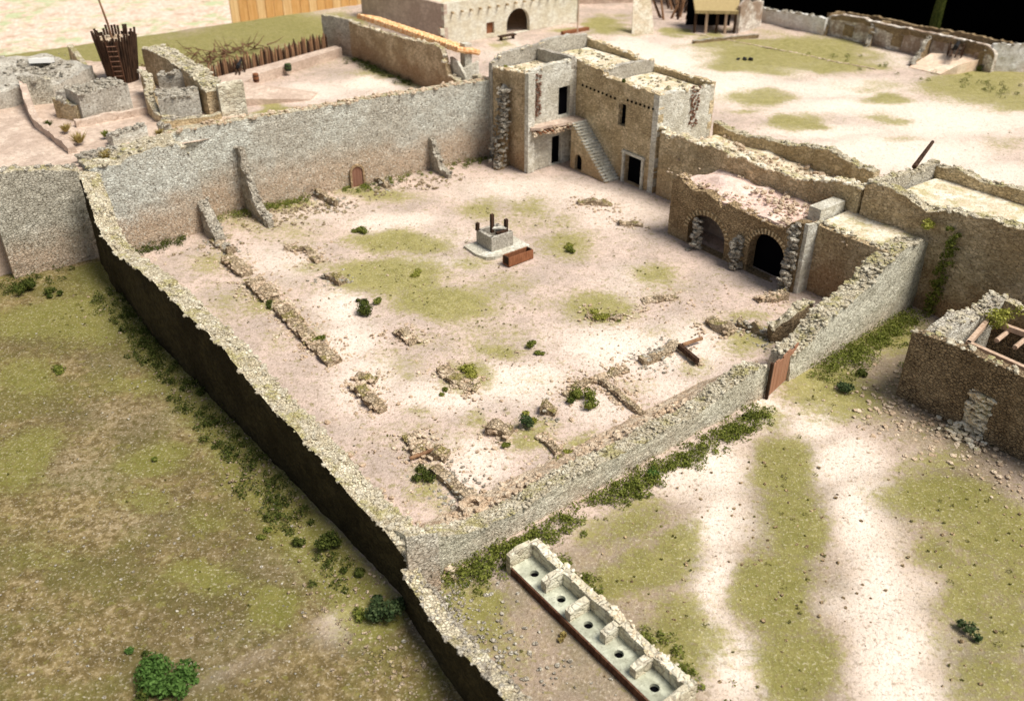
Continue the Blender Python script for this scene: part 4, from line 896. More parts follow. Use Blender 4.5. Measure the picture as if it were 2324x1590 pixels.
# palisade tower
def tower():
    c = G(290, 190); c = W(-27.0, -25.3); zb = 6.3
    r = root('palisade_tower', c, 'round dark tower of upright charred poles with ladder and tall mast at upper left', 'tower', zb)
    R = 1.45; H = 4.3
    for k in range(44):
        t = 2*pi*k/44; h = H+rnd.uniform(-.35, .35); fl = .34
        mb = MB(); mb.tube([(c[0]+R*.82*cos(t), c[1]+R*.82*sin(t), zb), (c[0]+(R+fl)*cos(t), c[1]+(R+fl)*sin(t), zb+h)], [.13, .11], 6); mb.build('pole', 'darkwood', r)
    mb = MB(); mb.tube([(c[0], c[1], zb+.1), (c[0], c[1], zb+3.7)], R*.9, 20); mb.build('earth_core', 'darkwood', r)
    mb = MB()
    for _ in range(60): t = rnd.random()*6.28; d = R*.9*sqrt(rnd.random()); mb.stone((c[0]+d*cos(t), c[1]+d*sin(t), zb+3.8), rnd.choice((.12, .2, .28)))
    mb.build('rubble_fill', 'copepink', r)
    mb = MB(); f = Vector((.18, -1, 0)).normalized(); sd = Vector((1, .18, 0)).normalized()
    for s_ in (-.4, .4): mb.tube([Vector((c[0], c[1], zb))+f*(R*.82+.2)+sd*s_, Vector((c[0], c[1], zb+3.9))+f*(R+.55)+sd*s_], .05, 5)
    ld = mb.build('ladder', 'duskwood', r)
    for k in range(8): q = Vector((c[0], c[1], zb+.4+k*.45))+f*(R*.82+.2+(.73-R*.0)*.16*k*.8); mb = MB(); mb.tube([q-sd*.4, q+sd*.4], .045, 5); mb.build('rung', 'brickbrown', ld)
    mb = MB(); mb.tube([(c[0]-.2, c[1], zb+3), (c[0]-.35, c[1], zb+5.0), (c[0]-.8, c[1], zb+8), (c[0]-.9, c[1], zb+12)], [.12, .1, .08, .06], 6); mb.build('mast', 'logend', r)
tower()

# palisade fence of split logs
def palisade():
    P = [(-42.0,-12.5), (-43.4,-8), (-44.5,-3.7), (-46.2,1), (-47.3,5.2)]; 
    r = root('palisade_fence', W(*P[2]), 'brown palisade of upright split logs behind the pink gun ramp', 'fence')
    pts = []
    for p, q in zip(P[:-1], P[1:]):
        n = int(hypot(q[0]-p[0], q[1]-p[1])/.32)
        for i in range(n): t = i/n; pts.append((p[0]*(1-t)+q[0]*t, p[1]*(1-t)+q[1]*t))
    for k, p in enumerate(pts):
        x, y = W(*p); h = 2.5+rnd.uniform(-.4, .35); mb = MB(); mb.tube([(x, y, -.1), (x+rnd.uniform(-.08,.08), y, h*.85), (x+rnd.uniform(-.1,.1), y, h+.1)], [.19, .17, .05], 6); mb.build('log', 'logend' if k % 3 else 'darkwood', r)
palisade()
def ramp_poly(name, label, mat, quad, t=.3):
    mb = MB(); n = len(quad); vs = [(*W(a, b), z) for a, b, z in quad]+[(*W(a, b), -.05) for a, b, z in quad]
    fs = [tuple(range(n)), tuple(range(n, 2*n))[::-1]]+[(i, (i+1) % n, n+(i+1) % n, n+i) for i in range(n)]
    mb.add(vs, fs); o = mb.build(name, mat); bm = bmesh.new(); bm.from_mesh(o.data); bmesh.ops.recalc_face_normals(bm, faces=bm.faces); bm.to_mesh(o.data); bm.free(); return tag(o, label, 'ramp')
ramp_poly('gun_ramp', 'long pink earthen firing step in front of the log palisade', 'earth', [(-46.6,5.8,1.1),(-45.1,5.9,1.1),(-40.2,-7.5,1.1),(-37.3,-10.2,1.3),(-35.,-9.4,.9),(-38.5,-13,1.2),(-41.2,-11.6,1.3),(-43.6,-4.2,1.1)])
ramp_poly('gun_ramp', 'smaller pink earthen platform at the left end of the firing step', 'earth', [(-37,-10.2,1.4),(-32.5,-3.9,.25),(-31,-5.5,.1),(-33.5,-13.5,1.0),(-37,-14,1.3)])
def barrel(name, xy, z, r_, h, mat, label):
    t = root(name, xy, label, 'barrel', z)
    mb = MB(); mb.tube([(xy[0], xy[1], z), (xy[0], xy[1], z+h*.5), (xy[0], xy[1], z+h)], [r_*.85, r_, r_*.85], 12); mb.build('staves', mat, t)
    for f in (.25, .75): mb = MB(); mb.tube([(xy[0], xy[1], z+h*f-.04), (xy[0], xy[1], z+h*f+.04)], r_*1.02, 12); mb.build('hoop', 'iron', t)
barrel('wooden_barrel', W(-37.3,-8.8), 1.1, .35, .95, 'rustwood', 'small brown barrel standing on the left pink gun platform')
barrel('wooden_barrel', W(-41.2,-3.2), .6, .42, .8, 'leafbl', 'dark green tub standing by the long pink firing step')
def cannon(label, xy, z, yaw, s=1.):
    r = root('cannon', xy, label, 'cannon', z); d = Vector((cos(yaw), sin(yaw), 0)); n = Vector((-d.y, d.x, 0)); c = Vector((xy[0], xy[1], z))
    mb = MB(); p = [c+d*(-.9*s)+Vector((0,0,1.0*s)), c+Vector((0,0,1.05*s)), c+d*(1.7*s)+Vector((0,0,1.15*s)), c+d*(1.78*s)+Vector((0,0,1.16*s))]; mb.tube(p, [.22*s, .2*s, .13*s, .17*s], 10); mb.build('barrel', 'iron', r)
    for k in (-1, 1):
        mb = MB(); o_ = c+n*.62*s*k+Vector((0,0,.62*s)); pr = [o_+(d*cos(2*pi*i/16)+Vector((0,0,1))*sin(2*pi*i/16))*.6*s for i in range(17)]; mb.tube(pr, .07*s, 5, False)
        for i in range(8): mb.tube([o_, o_+(d*cos(pi*i/4)+Vector((0,0,1))*sin(pi*i/4))*.58*s], .04*s, 4)
        mb.build('wheel', 'darkwood', r)
    mb = MB(); mb.tube([c+n*.6*s+Vector((0,0,.62*s)), c-n*.6*s+Vector((0,0,.62*s))], .07*s, 6)
    for k in (-1, 1): mb.box(c-d*.6*s+n*.2*s*k+Vector((0,0,.65*s)), (2.2*s, .12*s, .25*s), yaw, -.28)
    mb.build('carriage', 'darkwood', r)
cannon('dark field cannon at the palisade corner of the pink firing step', W(-42.3,-8.6), .9, YAW_A+2.6)
# brush heap beyond the palisade
mb = MB()
for k in range(170):
    t = rnd.random(); a = -50.5+rnd.gauss(0, 1.4)-4*t; b = -20+19*t+rnd.gauss(0, 1.2); x, y = W(a, b); an = rnd.random()*6.28; l = rnd.uniform(.8, 2.6); z = abs(rnd.gauss(0, .5))
    mb.tube([(x, y, z), (x+cos(an)*l*.5, y+sin(an)*l*.5, z+rnd.uniform(0,.6)), (x+cos(an)*l, y+sin(an)*l, z+rnd.uniform(-.1,1.3))], [.09, .06, .02], 4)
tag(mb.build('brush_heap', 'twig'), 'long heap of dry brown branches on the turf beyond the palisade', 'brushwood', None, 'stuff')

# ================================================================== BACK YARD: plastered wall with tiled lean-to
pw = [(*W(-48.9,5.4),4.5),(*W(-47.6,5.9),4.55),(*W(-44.3,6.9),4.35)]
wall('yard_wall', 'short pale wall section at the far end of the yard wall, beside the palisade', pw, .6, 1, 'outer', None)
pw = L3(W(0,6.8), W(10,6.8), [(-44.3,4.35),(-42,4.3),(-36,4.5),(-30,4.8),(-25,5.2),(-23.8,5.2),(-23.2,4.2),(-22.6,2.6),(-21.5,2.4),(-17,2.2)])
wall('yard_wall', 'long brown grey yard wall under the orange tiled roof', pw, .6, 1, 'browned', 'roof', 5, .2)
def leanto():
    r = root('tiled_leanto', W(-32, 9.5), 'long lean-to with orange terracotta tiles and a white square post', 'lean-to')
    rw = MB(); n = 40; a0, a1 = -43.5, -21.5
    for i in range(n):
        for j, (b0, z0_, b1, z1_) in enumerate(((7.5,5.0,9.0,4.6),(8.9,4.68,10.4,4.22))):
            a = a0+(a1-a0)*(i+.5)/n; rw.tube([(*W(a, b0), z0_+.04*(i % 2)+(a-a0)*.012), (*W(a, b1), z1_+.04*(i % 2)+(a-a0)*.012)], [.3, .32], 7)
    rw.build('tile_roof', 'tile', r)
    facade('front_wall', 'pale', W(-23.2,7.6), W(-20.4,7.6), poly([(0,4.2),(1.4,4.0),(2.8,2.6)]), (), .3, 1, r, .1)
    mb = MB(); mb.box((*W(-22.3,9.1), 2.8), (.9, .9, 5.6), YAW_A); mb.build('post', 'pale', r)
    facade('side_wall', 'pale', W(-21.2,7.6), W(-21.2,10), poly([(0,3.2),(2.4,3.8)]), (), .3, 1, r, .1)
leanto()
# thin masonry pier and low yard walls next to the house
cwall('pale broken yard wall between the lean-to and the two-storey house', [(-20.5,8.6),(-13,8.4),(-6.3,8)], [2.6,3.2,4.4], .7, 1, 'outer', 'cope', z0=0)
# ================================================================== FAR HOUSE
def far_house():
    aw = -42.
    r = root('far_house', W(aw, 30), 'long whitewashed house with black arched entry at the top centre', 'house')
    b0, b1 = 19.2, 42.0
    Lr = b1-b0; A, B = W(aw,b0), W(aw,b1)
    def q(u, v): s, z = onp(A, B, u, v); return s, z
    ar0, _ = q(1150,74); ar1, _ = q(1202,72); arz = q(1176,19)[1]; d0 = q(1104,60)[0]; d1 = q(1122,60)[0]; dz = q(1113,51)[1]
    w0 = q(1000,65)[0]; w1 = q(1016,65)[0]; wz0, wz1 = q(1008,79)[1], q(1008,65)[1]
    facade('front_wall', 'white', A, B, poly([(0,5.2),(Lr,5.2)]), [arch(ar0, ar1, .03, arz, 12), rect(d0, d1, .5, dz), rect(w0, w1, max(.3, wz0), wz1)], .6, 1, r, .05)
    facade('side_wall', 'earth', W(aw-22,b0), W(aw,b0), poly([(0,4.5),(22,5.1)]), (), .5, 1, r, .05)
    slab('roof', 'roof', [W(aw-22,b0+.4), W(aw-.4,b0+.4), W(aw-.4,b1), W(aw-22,b1)], 4.7, .3, r)
    facade('end_wall', 'white', W(aw-22,b1), W(aw,b1), poly([(0,5),(22,5)]), (), .5, -1, r)
    facade('door', 'rustwood', W(aw-.35,b0), W(aw-.35,b1), poly([(d0, dz+.1), (d1, dz+.1)], .1), (), .1, 1, r)
    facade('shutter', 'rustwood', W(aw-.3,b0), W(aw-.3,b1), poly([(w0, wz1+.1), (w1, wz1+.1)], .2), (), .1, 1, r)
    for k in range(15):
        b = b0+1.2+k*1.45; mb = MB(); mb.box((*W(aw+.2, b), 4.0+.03*sin(k)), (.55, .22, .24), YAW_A); mb.build('roof_beam', 'browned', r)
    mb = MB(); mb.box((*W(aw+2.2, 27.6), .55), (.7, 2.6, .18), YAW_A); mb.box((*W(aw+2.2, 26.6), .25), (.5, .2, .5), YAW_A); mb.box((*W(aw+2.2, 28.6), .25), (.5, .2, .5), YAW_A)
    tag(mb.build('bench', 'darkwood'), 'dark wooden bench in front of the far white house', 'bench')
    mb = MB(); mb.box((*W(aw+4.5, 37.5), .2), (.6, 4.6, .4), YAW_A); tag(mb.build('low_kerb', 'rustwood'), 'low red brown kerb on the grass right of the arched entry', 'kerb')
far_house()
mb = MB(); p = G(1309, 118); mb.tube([(*p, 0), (*p, 5), (*p, 10.5)], [.09, .08, .05], 6); tag(mb.build('thin_pole', 'palewood'), 'thin reddish pole standing at the right end of the far white house', 'pole')

# ================================================================== FAR COMPOUND WALL, HOUSE, HUT, RAMPS
def fb(u, v): return plb(60, u, v)
o = wall('compound_wall', 'white weathered compound wall left of the brown ruined house, in front of the black backdrop', pxline(W(0,63), W(10,63), [(1722,18),(1760,25),(1810,31),(1850,39),(1874,43)]), .6, 1, 'farwhite', 'copegrey', 4, .25)
o = wall('compound_wall', 'white weathered compound wall at the far right edge of the photo', [(*G(2240,162),3.1),(*G(2275,163),3.1),(*G(2400,164),3.2),(*G(2600,164),3.2)], .6, 1, 'farwhite', 'copegrey', 4, .25)
o = wall('compound_wall', 'pinkish compound wall behind the turf right of the far white house', [(*W(-55,43),5.5),(*W(-48,55),6),(*W(-45,61),6.5)], .7, 1, 'earth', None)
o = wall('compound_wall', 'white wall behind the leaning poles at the top of the photo', [(*W(-45,61),6.5),(*W(-34,61),5.5),(*W(-26,60.5),4.5)], .7, 1, 'outer', None)
def far_ruin():
    r = root('ruined_house', W(-4, 64), 'roofless brown and white ruined house against the black backdrop at upper right', 'ruin')
    A, B = W(-17.2,63.8), W(8.2,63.8)
    px = [(1866,60),(1874,42),(1888,35),(1912,33),(1935,38),(1962,41),(1975,49),(2000,54),(2030,60),(2065,66),(2090,72),(2112,75),(2140,82),(2175,88),(2210,97),(2238,103),(2252,112),(2258,125)]
    top = [onp(A, B, *q) for q in px]; x0, x1 = top[0][0], top[-1][0]
    facade('front_wall', 'ruinmix', A, B, poly(top), (), .7, 1, r, .1)
    P0 = Vector(A); d = (Vector(B)-P0).normalized()
    def at(s, o=0): return (P0.x+d.x*s+EV[0]*o, P0.y+d.y*s+EV[1]*o)
    facade('rear_wall', 'brown', at(x0, 4), at(x1, 4), poly([(0,2.2),(5,2.6),(12,2.5),(18,2.8),(x1-x0,2.7)]), (), .6, 1, r, .2)
    for f in (.02, .32, .66, .97): facade('cross_wall', 'brown', at(x0+(x1-x0)*f, .7), at(x0+(x1-x0)*f, 4.1), poly([(0,2.7),(3.4,2.4)]), (), .5, 1, r, .2)
    # brown worn band under the crest and two blocked windows
    band = [(s_, z-.12) for s_, z in top[2:]]; low = [(s_, z-.55-.35*abs(nz(s_, 3, 0, .5))*2) for s_, z in top[2:]]
    facade('worn_band', 'brown', at(0, -.06), at(10, -.06), low+band[::-1], (), .05, 1, r, .12)
    for (u, v) in ((1925, 70), (2035, 92), (2200, 108)):
        s_, z = onp(at(0,-.07), at(10,-.07), u, v); facade('blocked_window', 'brown', at(0, -.08), at(10, -.08), [(s_-.75,z-.75),(s_+.75,z-.75),(s_+.8,z+.7),(s_-.7,z+.75)], (), .05, 1, r, .15)
    for (u0, v0, u1, v1, z) in ((1997,50,1963,107,2.6), (2115,78,2063,150,2.7), (2256,108,2222,150,2.4), (1880,50,1862,80,1.6)):
        Q0 = G(u0, v0, z); Q1 = G(u1, v1)
        b0 = ab(Q0)[0]; p0 = W(b0, 63.7); p = [(p0[0]*(1-t)+Q1[0]*t, p0[1]*(1-t)+Q1[1]*t, zz) for t, zz in ((0,z),(.25,z*.82),(.5,z*.5),(.75,z*.3),(1,.15))]
        ridge('sloping_buttress', p, .55, 1, 'brown', amp=.16, jag=.35, parent=r); coping('rubble_coping', r, p, .55, 1, 4, .22, 'copegrey')
s_ = masonry('patchy_brown_white_plaster', (.92, .88, .80), (.42, .31, .23), (.12, .08, .05), None, patch=.45, speck=.35, joint=.3); M['ruinmix'] = s_
far_ruin()
ramp_poly('gun_ramp', 'bright plank gun ramp in front of the far brown ruined house', 'plankramp', [(*ab(G(2062,154)),.08),(*ab(G(2134,170)),.08),(*ab(G(2175,148,1.1)),1.1),(*ab(G(2228,133,1.3)),1.3),(*ab(G(2180,124,1.3)),1.3),(*ab(G(2113,121,1.1)),1.1)])
cannon('dark cannon on the bright ramp before the far brown ruin', G(2166,128,1.2), 1.2, YAW_B+.4, 1.25)
bush('shrub', G(2092,128), .9, 'small teal shrub at the left side of the bright far ramp', 'leafbl')
bush('shrub', G(2230,160), 1.1, 'green shrub at the foot of the far white wall, right of the bright ramp', 'leafdk')
ramp_poly('gun_ramp', 'steep pale ramp with dark sides at the top of the photo', 'roof', [(*ab(G(1484,78)),.06),(*ab(G(1434,78)),.06),(*ab(G(1438,-8,4.5)),4.5),(*ab(G(1477,-8,4.5)),4.5)])
def thatched():
    r = root('thatched_shed', W(-27,56.5), 'small shed with dry thatched roof and dark open front at the top right', 'shed')
    a0, a1 = -33.0, -27.0
    mb = MB()
    e0, e1, k1, k0 = G(1578,24,3.0), G(1676,26,3.0), G(1682,-25,4.8), G(1570,-25,4.8)
    mb.add([(*e0,3.0),(*e1,3.0),(*k1,4.8),(*k0,4.8),(*e0,2.6),(*e1,2.6),(*k1,4.5),(*k0,4.5)], [(0,1,2,3),(7,6,5,4),(0,4,5,1),(1,5,6,2),(2,6,7,3),(3,7,4,0)]); mb.build('thatch_roof', 'thatch', r)
    for t in (0.04, .3, .55, .75, .97): q = (e0[0]*(1-t)+e1[0]*t, e0[1]*(1-t)+e1[1]*t+.4); mb = MB(); mb.tube([(*q, 0), (*q, 2.85)], .2, 7); mb.build('post', 'palewood' if t in (.3,.75) else 'darkwood', r)
    K0, K1 = (e0[0]-.2, e0[1]+5), (e1[0]+.2, e1[1]+5)
    facade('rear_wall', 'shadeblack', K0, K1, poly([(0,4.0),(hypot(K1[0]-K0[0], K1[1]-K0[1]),4.0)]), (), .3, 1, r)  # wall painted black for the shade under the thatch
    facade('side_wall', 'ruinmix', (e1[0]+.3, e1[1]), G(1726,60), poly([(0,3.6),(1.5,4.4),(3.2,3.6),(hypot(G(1726,60)[0]-e1[0]-.3, G(1726,60)[1]-e1[1]),3.4)]), (), .5, 1, r, .1)
thatched()
ps = root('pole_stack', W(-37, 52), 'leaning rough brown poles stacked beside the pale ramp at the top', 'poles')
for k in range(26):
    u = rnd.uniform(1492, 1572); v = rnd.uniform(20, 46); x, y = G(u, v); mb = MB(); h = rnd.uniform(2., 4.); mb.tube([(x, y, 0), (x+rnd.uniform(-1.6,1.6), y+rnd.uniform(-.8,.8), h)], [.2, .1], 5); mb.build('pole', 'logend' if k % 3 else 'darkwood', ps)
barrel('wooden_barrel', W(-32.6,45.4), 0, .55, 1.1, 'darkwood', 'dark barrel at the right foot of the steep pale ramp at the top')
o = ridge('low_kerb_wall', [(*G(1575,100),.35),(*G(1650,92),.4),(*G(1722,86),.4)], .5, 1, 'brown', jag=.1); tag(o, 'thin brown kerb of stones below the thatched shed', 'kerb')
mb = MB()
for p, q in zip([(1590,80),(1700,101),(1800,120),(1900,142)], [(1700,101),(1800,120),(1900,142),(1990,158)]):
    P, Q = G(*p), G(*q); n = 22
    for i in range(n): t = i/n+rnd.uniform(-.02,.02); mb.stone((P[0]*(1-t)+Q[0]*t, P[1]*(1-t)+Q[1]*t+rnd.uniform(-.15,.15), .05), .2, .35)
tag(mb.build('stone_line', 'copepink'), 'thin pale line of stones crossing the far green turf', 'stone row')
mb = MB(); x, y = G(1690, 137)
for dx in (-.8, 0, .7): mb.stone((x+dx, y, .15), .35)
tag(mb.build('dark_stones', 'iron'), 'small dark lumps lying on the far green turf', 'stones')

# backdrop and garden fence
mb = MB(); A, B = W(-40.7, 80), W(75, 80); d = np.array(B)-np.array(A); 
mb.add([(*A,-9.1),(*B,-9.1),(*B,26),(*A,26),(A[0]+EV[0]*.4,A[1]+EV[1]*.4,-9.1),(B[0]+EV[0]*.4,B[1]+EV[1]*.4,-9.1),(B[0]+EV[0]*.4,B[1]+EV[1]*.4,26),(A[0]+EV[0]*.4,A[1]+EV[1]*.4,26)], [(0,1,2,3),(7,6,5,4),(0,4,5,1),(3,2,6,7),(1,5,6,2),(0,3,7,4)])
tag(mb.build('black_backdrop', 'black'), 'large black upright sheet behind the far compound wall at upper right', 'backdrop')  # near-black upright sheet filling the background at far right
def plank_fence():
    af = -84.; b0 = pla(af, 522, 20)[0]; b1 = 75.
    r = root('plank_fence', W(af, (b0+b1)/2), 'orange brown plank fence on the lower ground behind the ruin at the top', 'fence', -9)
    b = b0; k = 0
    while b < b1:
        w = rnd.uniform(1.25, 1.55); mb = MB(); mb.box((*W(af+rnd.uniform(-.05,.05), b+w/2), 0), (.3, w-.08, 18), YAW_A); mb.build('plank', 'orange' if k % 3 else 'orangepale', r); b += w; k += 1
    mb = MB()
    for z in (-6, 4): mb.box((*W(af-.4, (b0+b1)/2), z), (.4, b1-b0, .7), YAW_A)
    mb.build('rail', 'orange', r)
plank_fence()
x, y = W(-5, 74); mb = MB(); mb.tube([(*W(-6.,73), -9), (*W(-6,73), 3), (*W(-5.6,73), 9.5)], [.9, .75, .5], 8); tag(mb.build('green_stem', 'leafdk'), 'dim green plant stem standing before the black backdrop', 'plant')
bush('garden_shrub', W(-79, -5.5), 3.2, 'bright green garden shrub at the left end of the orange plank fence', 'leafbr', -9, n=260, flat=1.4, lumps=14)
bush('garden_shrub', W(-100, -52), 3.4, 'bright green garden shrub left of the tower mast on the leaf litter', 'leafbr', -9, n=260, flat=1.2, lumps=14)
bush('garden_shrub', W(-112, -75), 3.4, 'green garden shrub at the top left corner', 'leafbr', -9, n=220, flat=1., lumps=12)

# ================================================================== PLANTS
def bpx(u, v, r, label, mat='leaf', **k): return bush(k.pop('name', 'bush'), G(u, v), r, label, mat, **k)
bpx(833,706,.85,'round dark green bush with stones behind it below the big moss patch','leafdk',flat=.85)
bpx(858,688,.6,'olive green low bush touching the round dark bush','leaf',flat=.5)
bpx(815,692,.55,'small dark bush on the left of the round dark bush','leafdk')
bpx(822,528,.8,'low green bush left of the upper moss patch','leaf',flat=.5)
bpx(1298,572,.6,'small dark green bush right of the well','leaf')
bpx(1290,562,.45,'yellow green sprig behind the small bush right of the well','leafyl',flat=.5)
bpx(950,625,.6,'yellow green low plant in the big moss patch','leafyl',flat=.45)
bpx(1330,915,1.0,'round olive green bush near the front wall footing','leaf',flat=.7)
bpx(1302,908,.55,'small olive bush joined to the left side of the round olive bush','leafdk')
bpx(1355,720,.8,'spreading yellow green plant right of centre in the courtyard','leafyl',flat=.4)
bpx(1395,726,.5,'low dark olive plant beside stones right of centre','leaf',flat=.4)
bpx(1210,785,.55,'small upright green bush on pale ground','leaf',flat=.8)
bpx(1222,802,.45,'low green plant just below the small upright bush','leaf',flat=.5)
bpx(1188,975,.75,'dark teal bush standing between two footings','leafbl',flat=1.)
bpx(1205,950,.6,'yellow green plant behind the dark teal bush','leafyl',flat=.5)
bpx(1150,1015,.45,'small green plant below the squared pale footing block','leaf',flat=.5)
bpx(1290,1045,.8,'low olive plants where a footing meets the front wall','leafyl',flat=.45)
bpx(1060,845,.9,'low yellow green plants on the stony ring','leafyl',flat=.35)
bpx(1005,890,.45,'small green plant at the lower left of the stony ring','leaf',flat=.5)
bpx(965,1080,.75,'dark olive bush beside the long straight footing','leafdk',flat=.5)
bpx(735,775,.6,'small round bush growing on the fourth left footing','leaf',flat=.6)
bpx(617,695,.5,'dark bush at the outer side of the left row between two broad footings','leafdk',flat=.9)
bpx(880,1395,.95,'large teal green bush at the foot of the dark wall bottom centre','leafbl',flat=.9,n=150)
bpx(760,1245,.95,'dark green bush in the shade of the long dark wall','leafdk',flat=.9)
bpx(683,1232,.4,'small bright bush left of the shaded dark bush','leafdk')
bpx(598,1212,.4,'small yellow green plant on the open field below the wall','leaf',flat=.5)
bpx(815,1390,.55,'olive plant left of the large teal bush','leaf',flat=.5)
bpx(800,1300,.6,'low dark plant between the shaded bush and the teal bush','leafdk',flat=.5)
bpx(385,1545,1.25,'large bright green bush at the bottom left','leafbr',flat=.7,n=150)
bpx(345,1575,.8,'dark green part bush at the lower left of the large bright bush','leafdk')
bpx(440,1535,.5,'small yellow green bush at the right side of the large bright bush','leafbr',flat=.5)
bpx(300,1478,.32,'tiny green plant above the large bright bush, left one','leafbr')
bpx(335,1492,.32,'tiny green plant above the large bright bush, right one','leafdk')
bpx(60,662,1.0,'dark bush at the left edge below the grey wall','leafdk',flat=.7)
bpx(125,668,.7,'dark bush second from the left edge below the grey wall','leafdk',flat=.6)
bpx(355,1048,.4,'small green plant in the middle of the left field','leaf',flat=.5)
bpx(150,835,.8,'low moss green plant in the upper left field','leaf',flat=.25)
bpx(1918,888,.75,'teal bush on the rough ground right of the gate','leafbl',flat=.6)
bpx(1948,850,.5,'small dark bush above the teal bush right of the gate','leafdk',flat=.6)
bpx(1490,1075,.55,'bright green bush in the weeds under the front wall','leafbr',flat=.8)
bpx(2195,1440,.6,'teal spiky bush on the green verge at lower right','leafbl',flat=.9)
bpx(1700,960,.6,'dark bush at the end of the front wall weeds by the gate path','leafdk',flat=.6)
bpx(1690,440,.4,'tiny plant on the ground before the arches','leaf') if False else None
bpx(1270,1445,.3,'small brown dry plant on bare ground left of the latrine','straw',flat=.6)
bpx(318,551,.4,'small green plant growing on top of the dark wall near its upper end','leafdk',z=2.9) if False else bush('bush', W(1.5,-34.6), .35, 'small green plant growing on top of the dark wall near its upper end', 'leafdk', z=2.7)
bush('ivy', W(34.4,5.0), .8, 'bright yellow green creeper on the corner where the rising wall meets the tall wall', 'leafyl', z=5.7, flat=.8)
mb = MB(); CURZ[0] = 0
for k in range(26): mb.leafblob((*W(36.0+rnd.uniform(-.2,.5), 5.4+rnd.uniform(-.1,.2)), .3+k*.23), .38-.004*k, 40, .1)
tag(mb.build('ivy', 'leaf'), 'green creeper hanging down the tall right-hand wall beside the rising wall end', 'creeper')
bush('bush', W(5.8,5.6), .3, 'tiny dark plant on the roof edge of the two-storey house', 'leafdk', z=8.4)
bush('bush', W(-3.6,.4), .5, 'yellow green weeds on the left roof corner of the two-storey house', 'leafyl', z=8.3, flat=.5)
bush('bush', W(-1.8,.4), .4, 'small yellow green weeds on the front roof edge of the two-storey house', 'leafyl', z=8.3, flat=.5)
bush('bush', W(34.2,3.0), .7, 'yellow green moss clump at the right end of the arcade side roof', 'leafyl', z=4.8, flat=.4)
# church tufts
for (u, v, z, r_, m, lab) in [(180,315,6.6,.9,'straw','large straw yellow tuft on the church floor at upper left'),(150,290,6.6,.7,'straw','straw tuft just behind the large straw tuft'),(240,302,6.6,.55,'leaf','olive tuft right of the large straw tuft'),(240,350,6.6,.7,'straw','straw tuft near the top edge of the plastered wall block'),(362,298,6.8,.5,'straw','small straw tuft near the broken end of the plastered back wall'),(110,278,6.8,.5,'leafdk','small dark tuft at the foot of the blue grey wall piece'),(850,222,6.8,.55,'leafyl','round green tuft on top of the back wall, right one'),(812,228,6.8,.35,'straw','pale straw tuft on top of the back wall, beside the round green one'),(598,262,6.8,.45,'leafyl','small yellow green tuft on top of the back wall at left'),(778,225,6.8,.3,'straw','thin straw tuft on top of the back wall')]:
    tuft('grass_tuft', G(u, v+8, z), z, r_*.75, r_*.75, lab, m, 90)
weeds('weeds', [(37.0,-31),(37.0,-27),(37.0,-20),(36.8,-11.5)], 13, .36, 'leaf', 'low green weeds along the outer foot of the front wall', .4)
weeds('weeds', [(36.3,-6),(35.9,0),(35.5,5)], 12, .5, 'leaf', 'green weeds along the outer foot of the rising wall right of the gate', .55)
weeds('weeds', [(37.2,-33),(37.1,-28)], 8, .4, 'leaf', 'green weeds at the front wall corner above the latrine', .6)
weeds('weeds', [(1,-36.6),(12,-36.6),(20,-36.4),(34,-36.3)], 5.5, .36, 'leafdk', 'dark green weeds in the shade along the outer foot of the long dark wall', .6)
weeds('weeds', [(-4.6,-60),(-3.6,-50),(-4.2,-38)], 5, .45, 'leafdk', 'dark weeds along the foot of the grey wall at the left edge', .5)
weeds('weeds', [(-4.4,-34),(-4.5,-29)], 7, .4, 'leafdk', 'dark weeds along the foot of the short brown-tinted wall block', .35)
weeds('weeds', [(-6.6,-27.3),(-6.0,-18)], 5, .38, 'leaf', 'green weeds along the foot of the blotched back wall', .35)
weeds('weeds', [(-5.7,-15),(-4.8,-1)], 3.5, .34, 'leaf', 'sparse green weeds along the right part of the back wall foot', .5)
weeds('weeds', [(-43,6.1),(-30,6.1)], 5, .45, 'leafdk', 'green weeds along the foot of the far yard wall', .5)
weeds('weeds', [(38.6,-28.0),(43,-27.9),(48,-27.9)], 4, .3, 'leaf', 'olive weeds behind the latrine back wall', .4)
weeds('weeds', [(-11,54),(10,59)], .8, .4, 'leaf', 'sparse weeds in front of the far brown ruin', 1.5)
weeds('weeds', [(10,56),(16,62)], 2, .45, 'leafdk', 'dark weeds on the turf at the far right', 2.0)
weeds('weeds', [(39.5,3),(36,-2)], 2.2, .35, 'leaf', 'scattered weeds between the rising wall and the store hut', 1.6)

mb = MB()
for (u, v, ru, rv, k) in GRASS:
    if v < 330: continue
    c = np.array(G(u, v)); e1 = np.array(G(u+ru, v))-c; e2 = np.array(G(u, v-rv))-c
    for _ in range(int(min(60, abs(e1[0]*e2[1]-e1[1]*e2[0])*1.2*k))):
        p = c+e1*rnd.gauss(0, .5)+e2*rnd.gauss(0, .5); r = rnd.choice((.05, .07, .1, .16)); mb.leafblob((p[0], p[1], r*.3), r, 12, .05, .5)
tag(mb.build('moss_tufts', 'mosstuft'), 'tiny olive tufts dotted over the moss patches', 'moss', None, 'stuff')
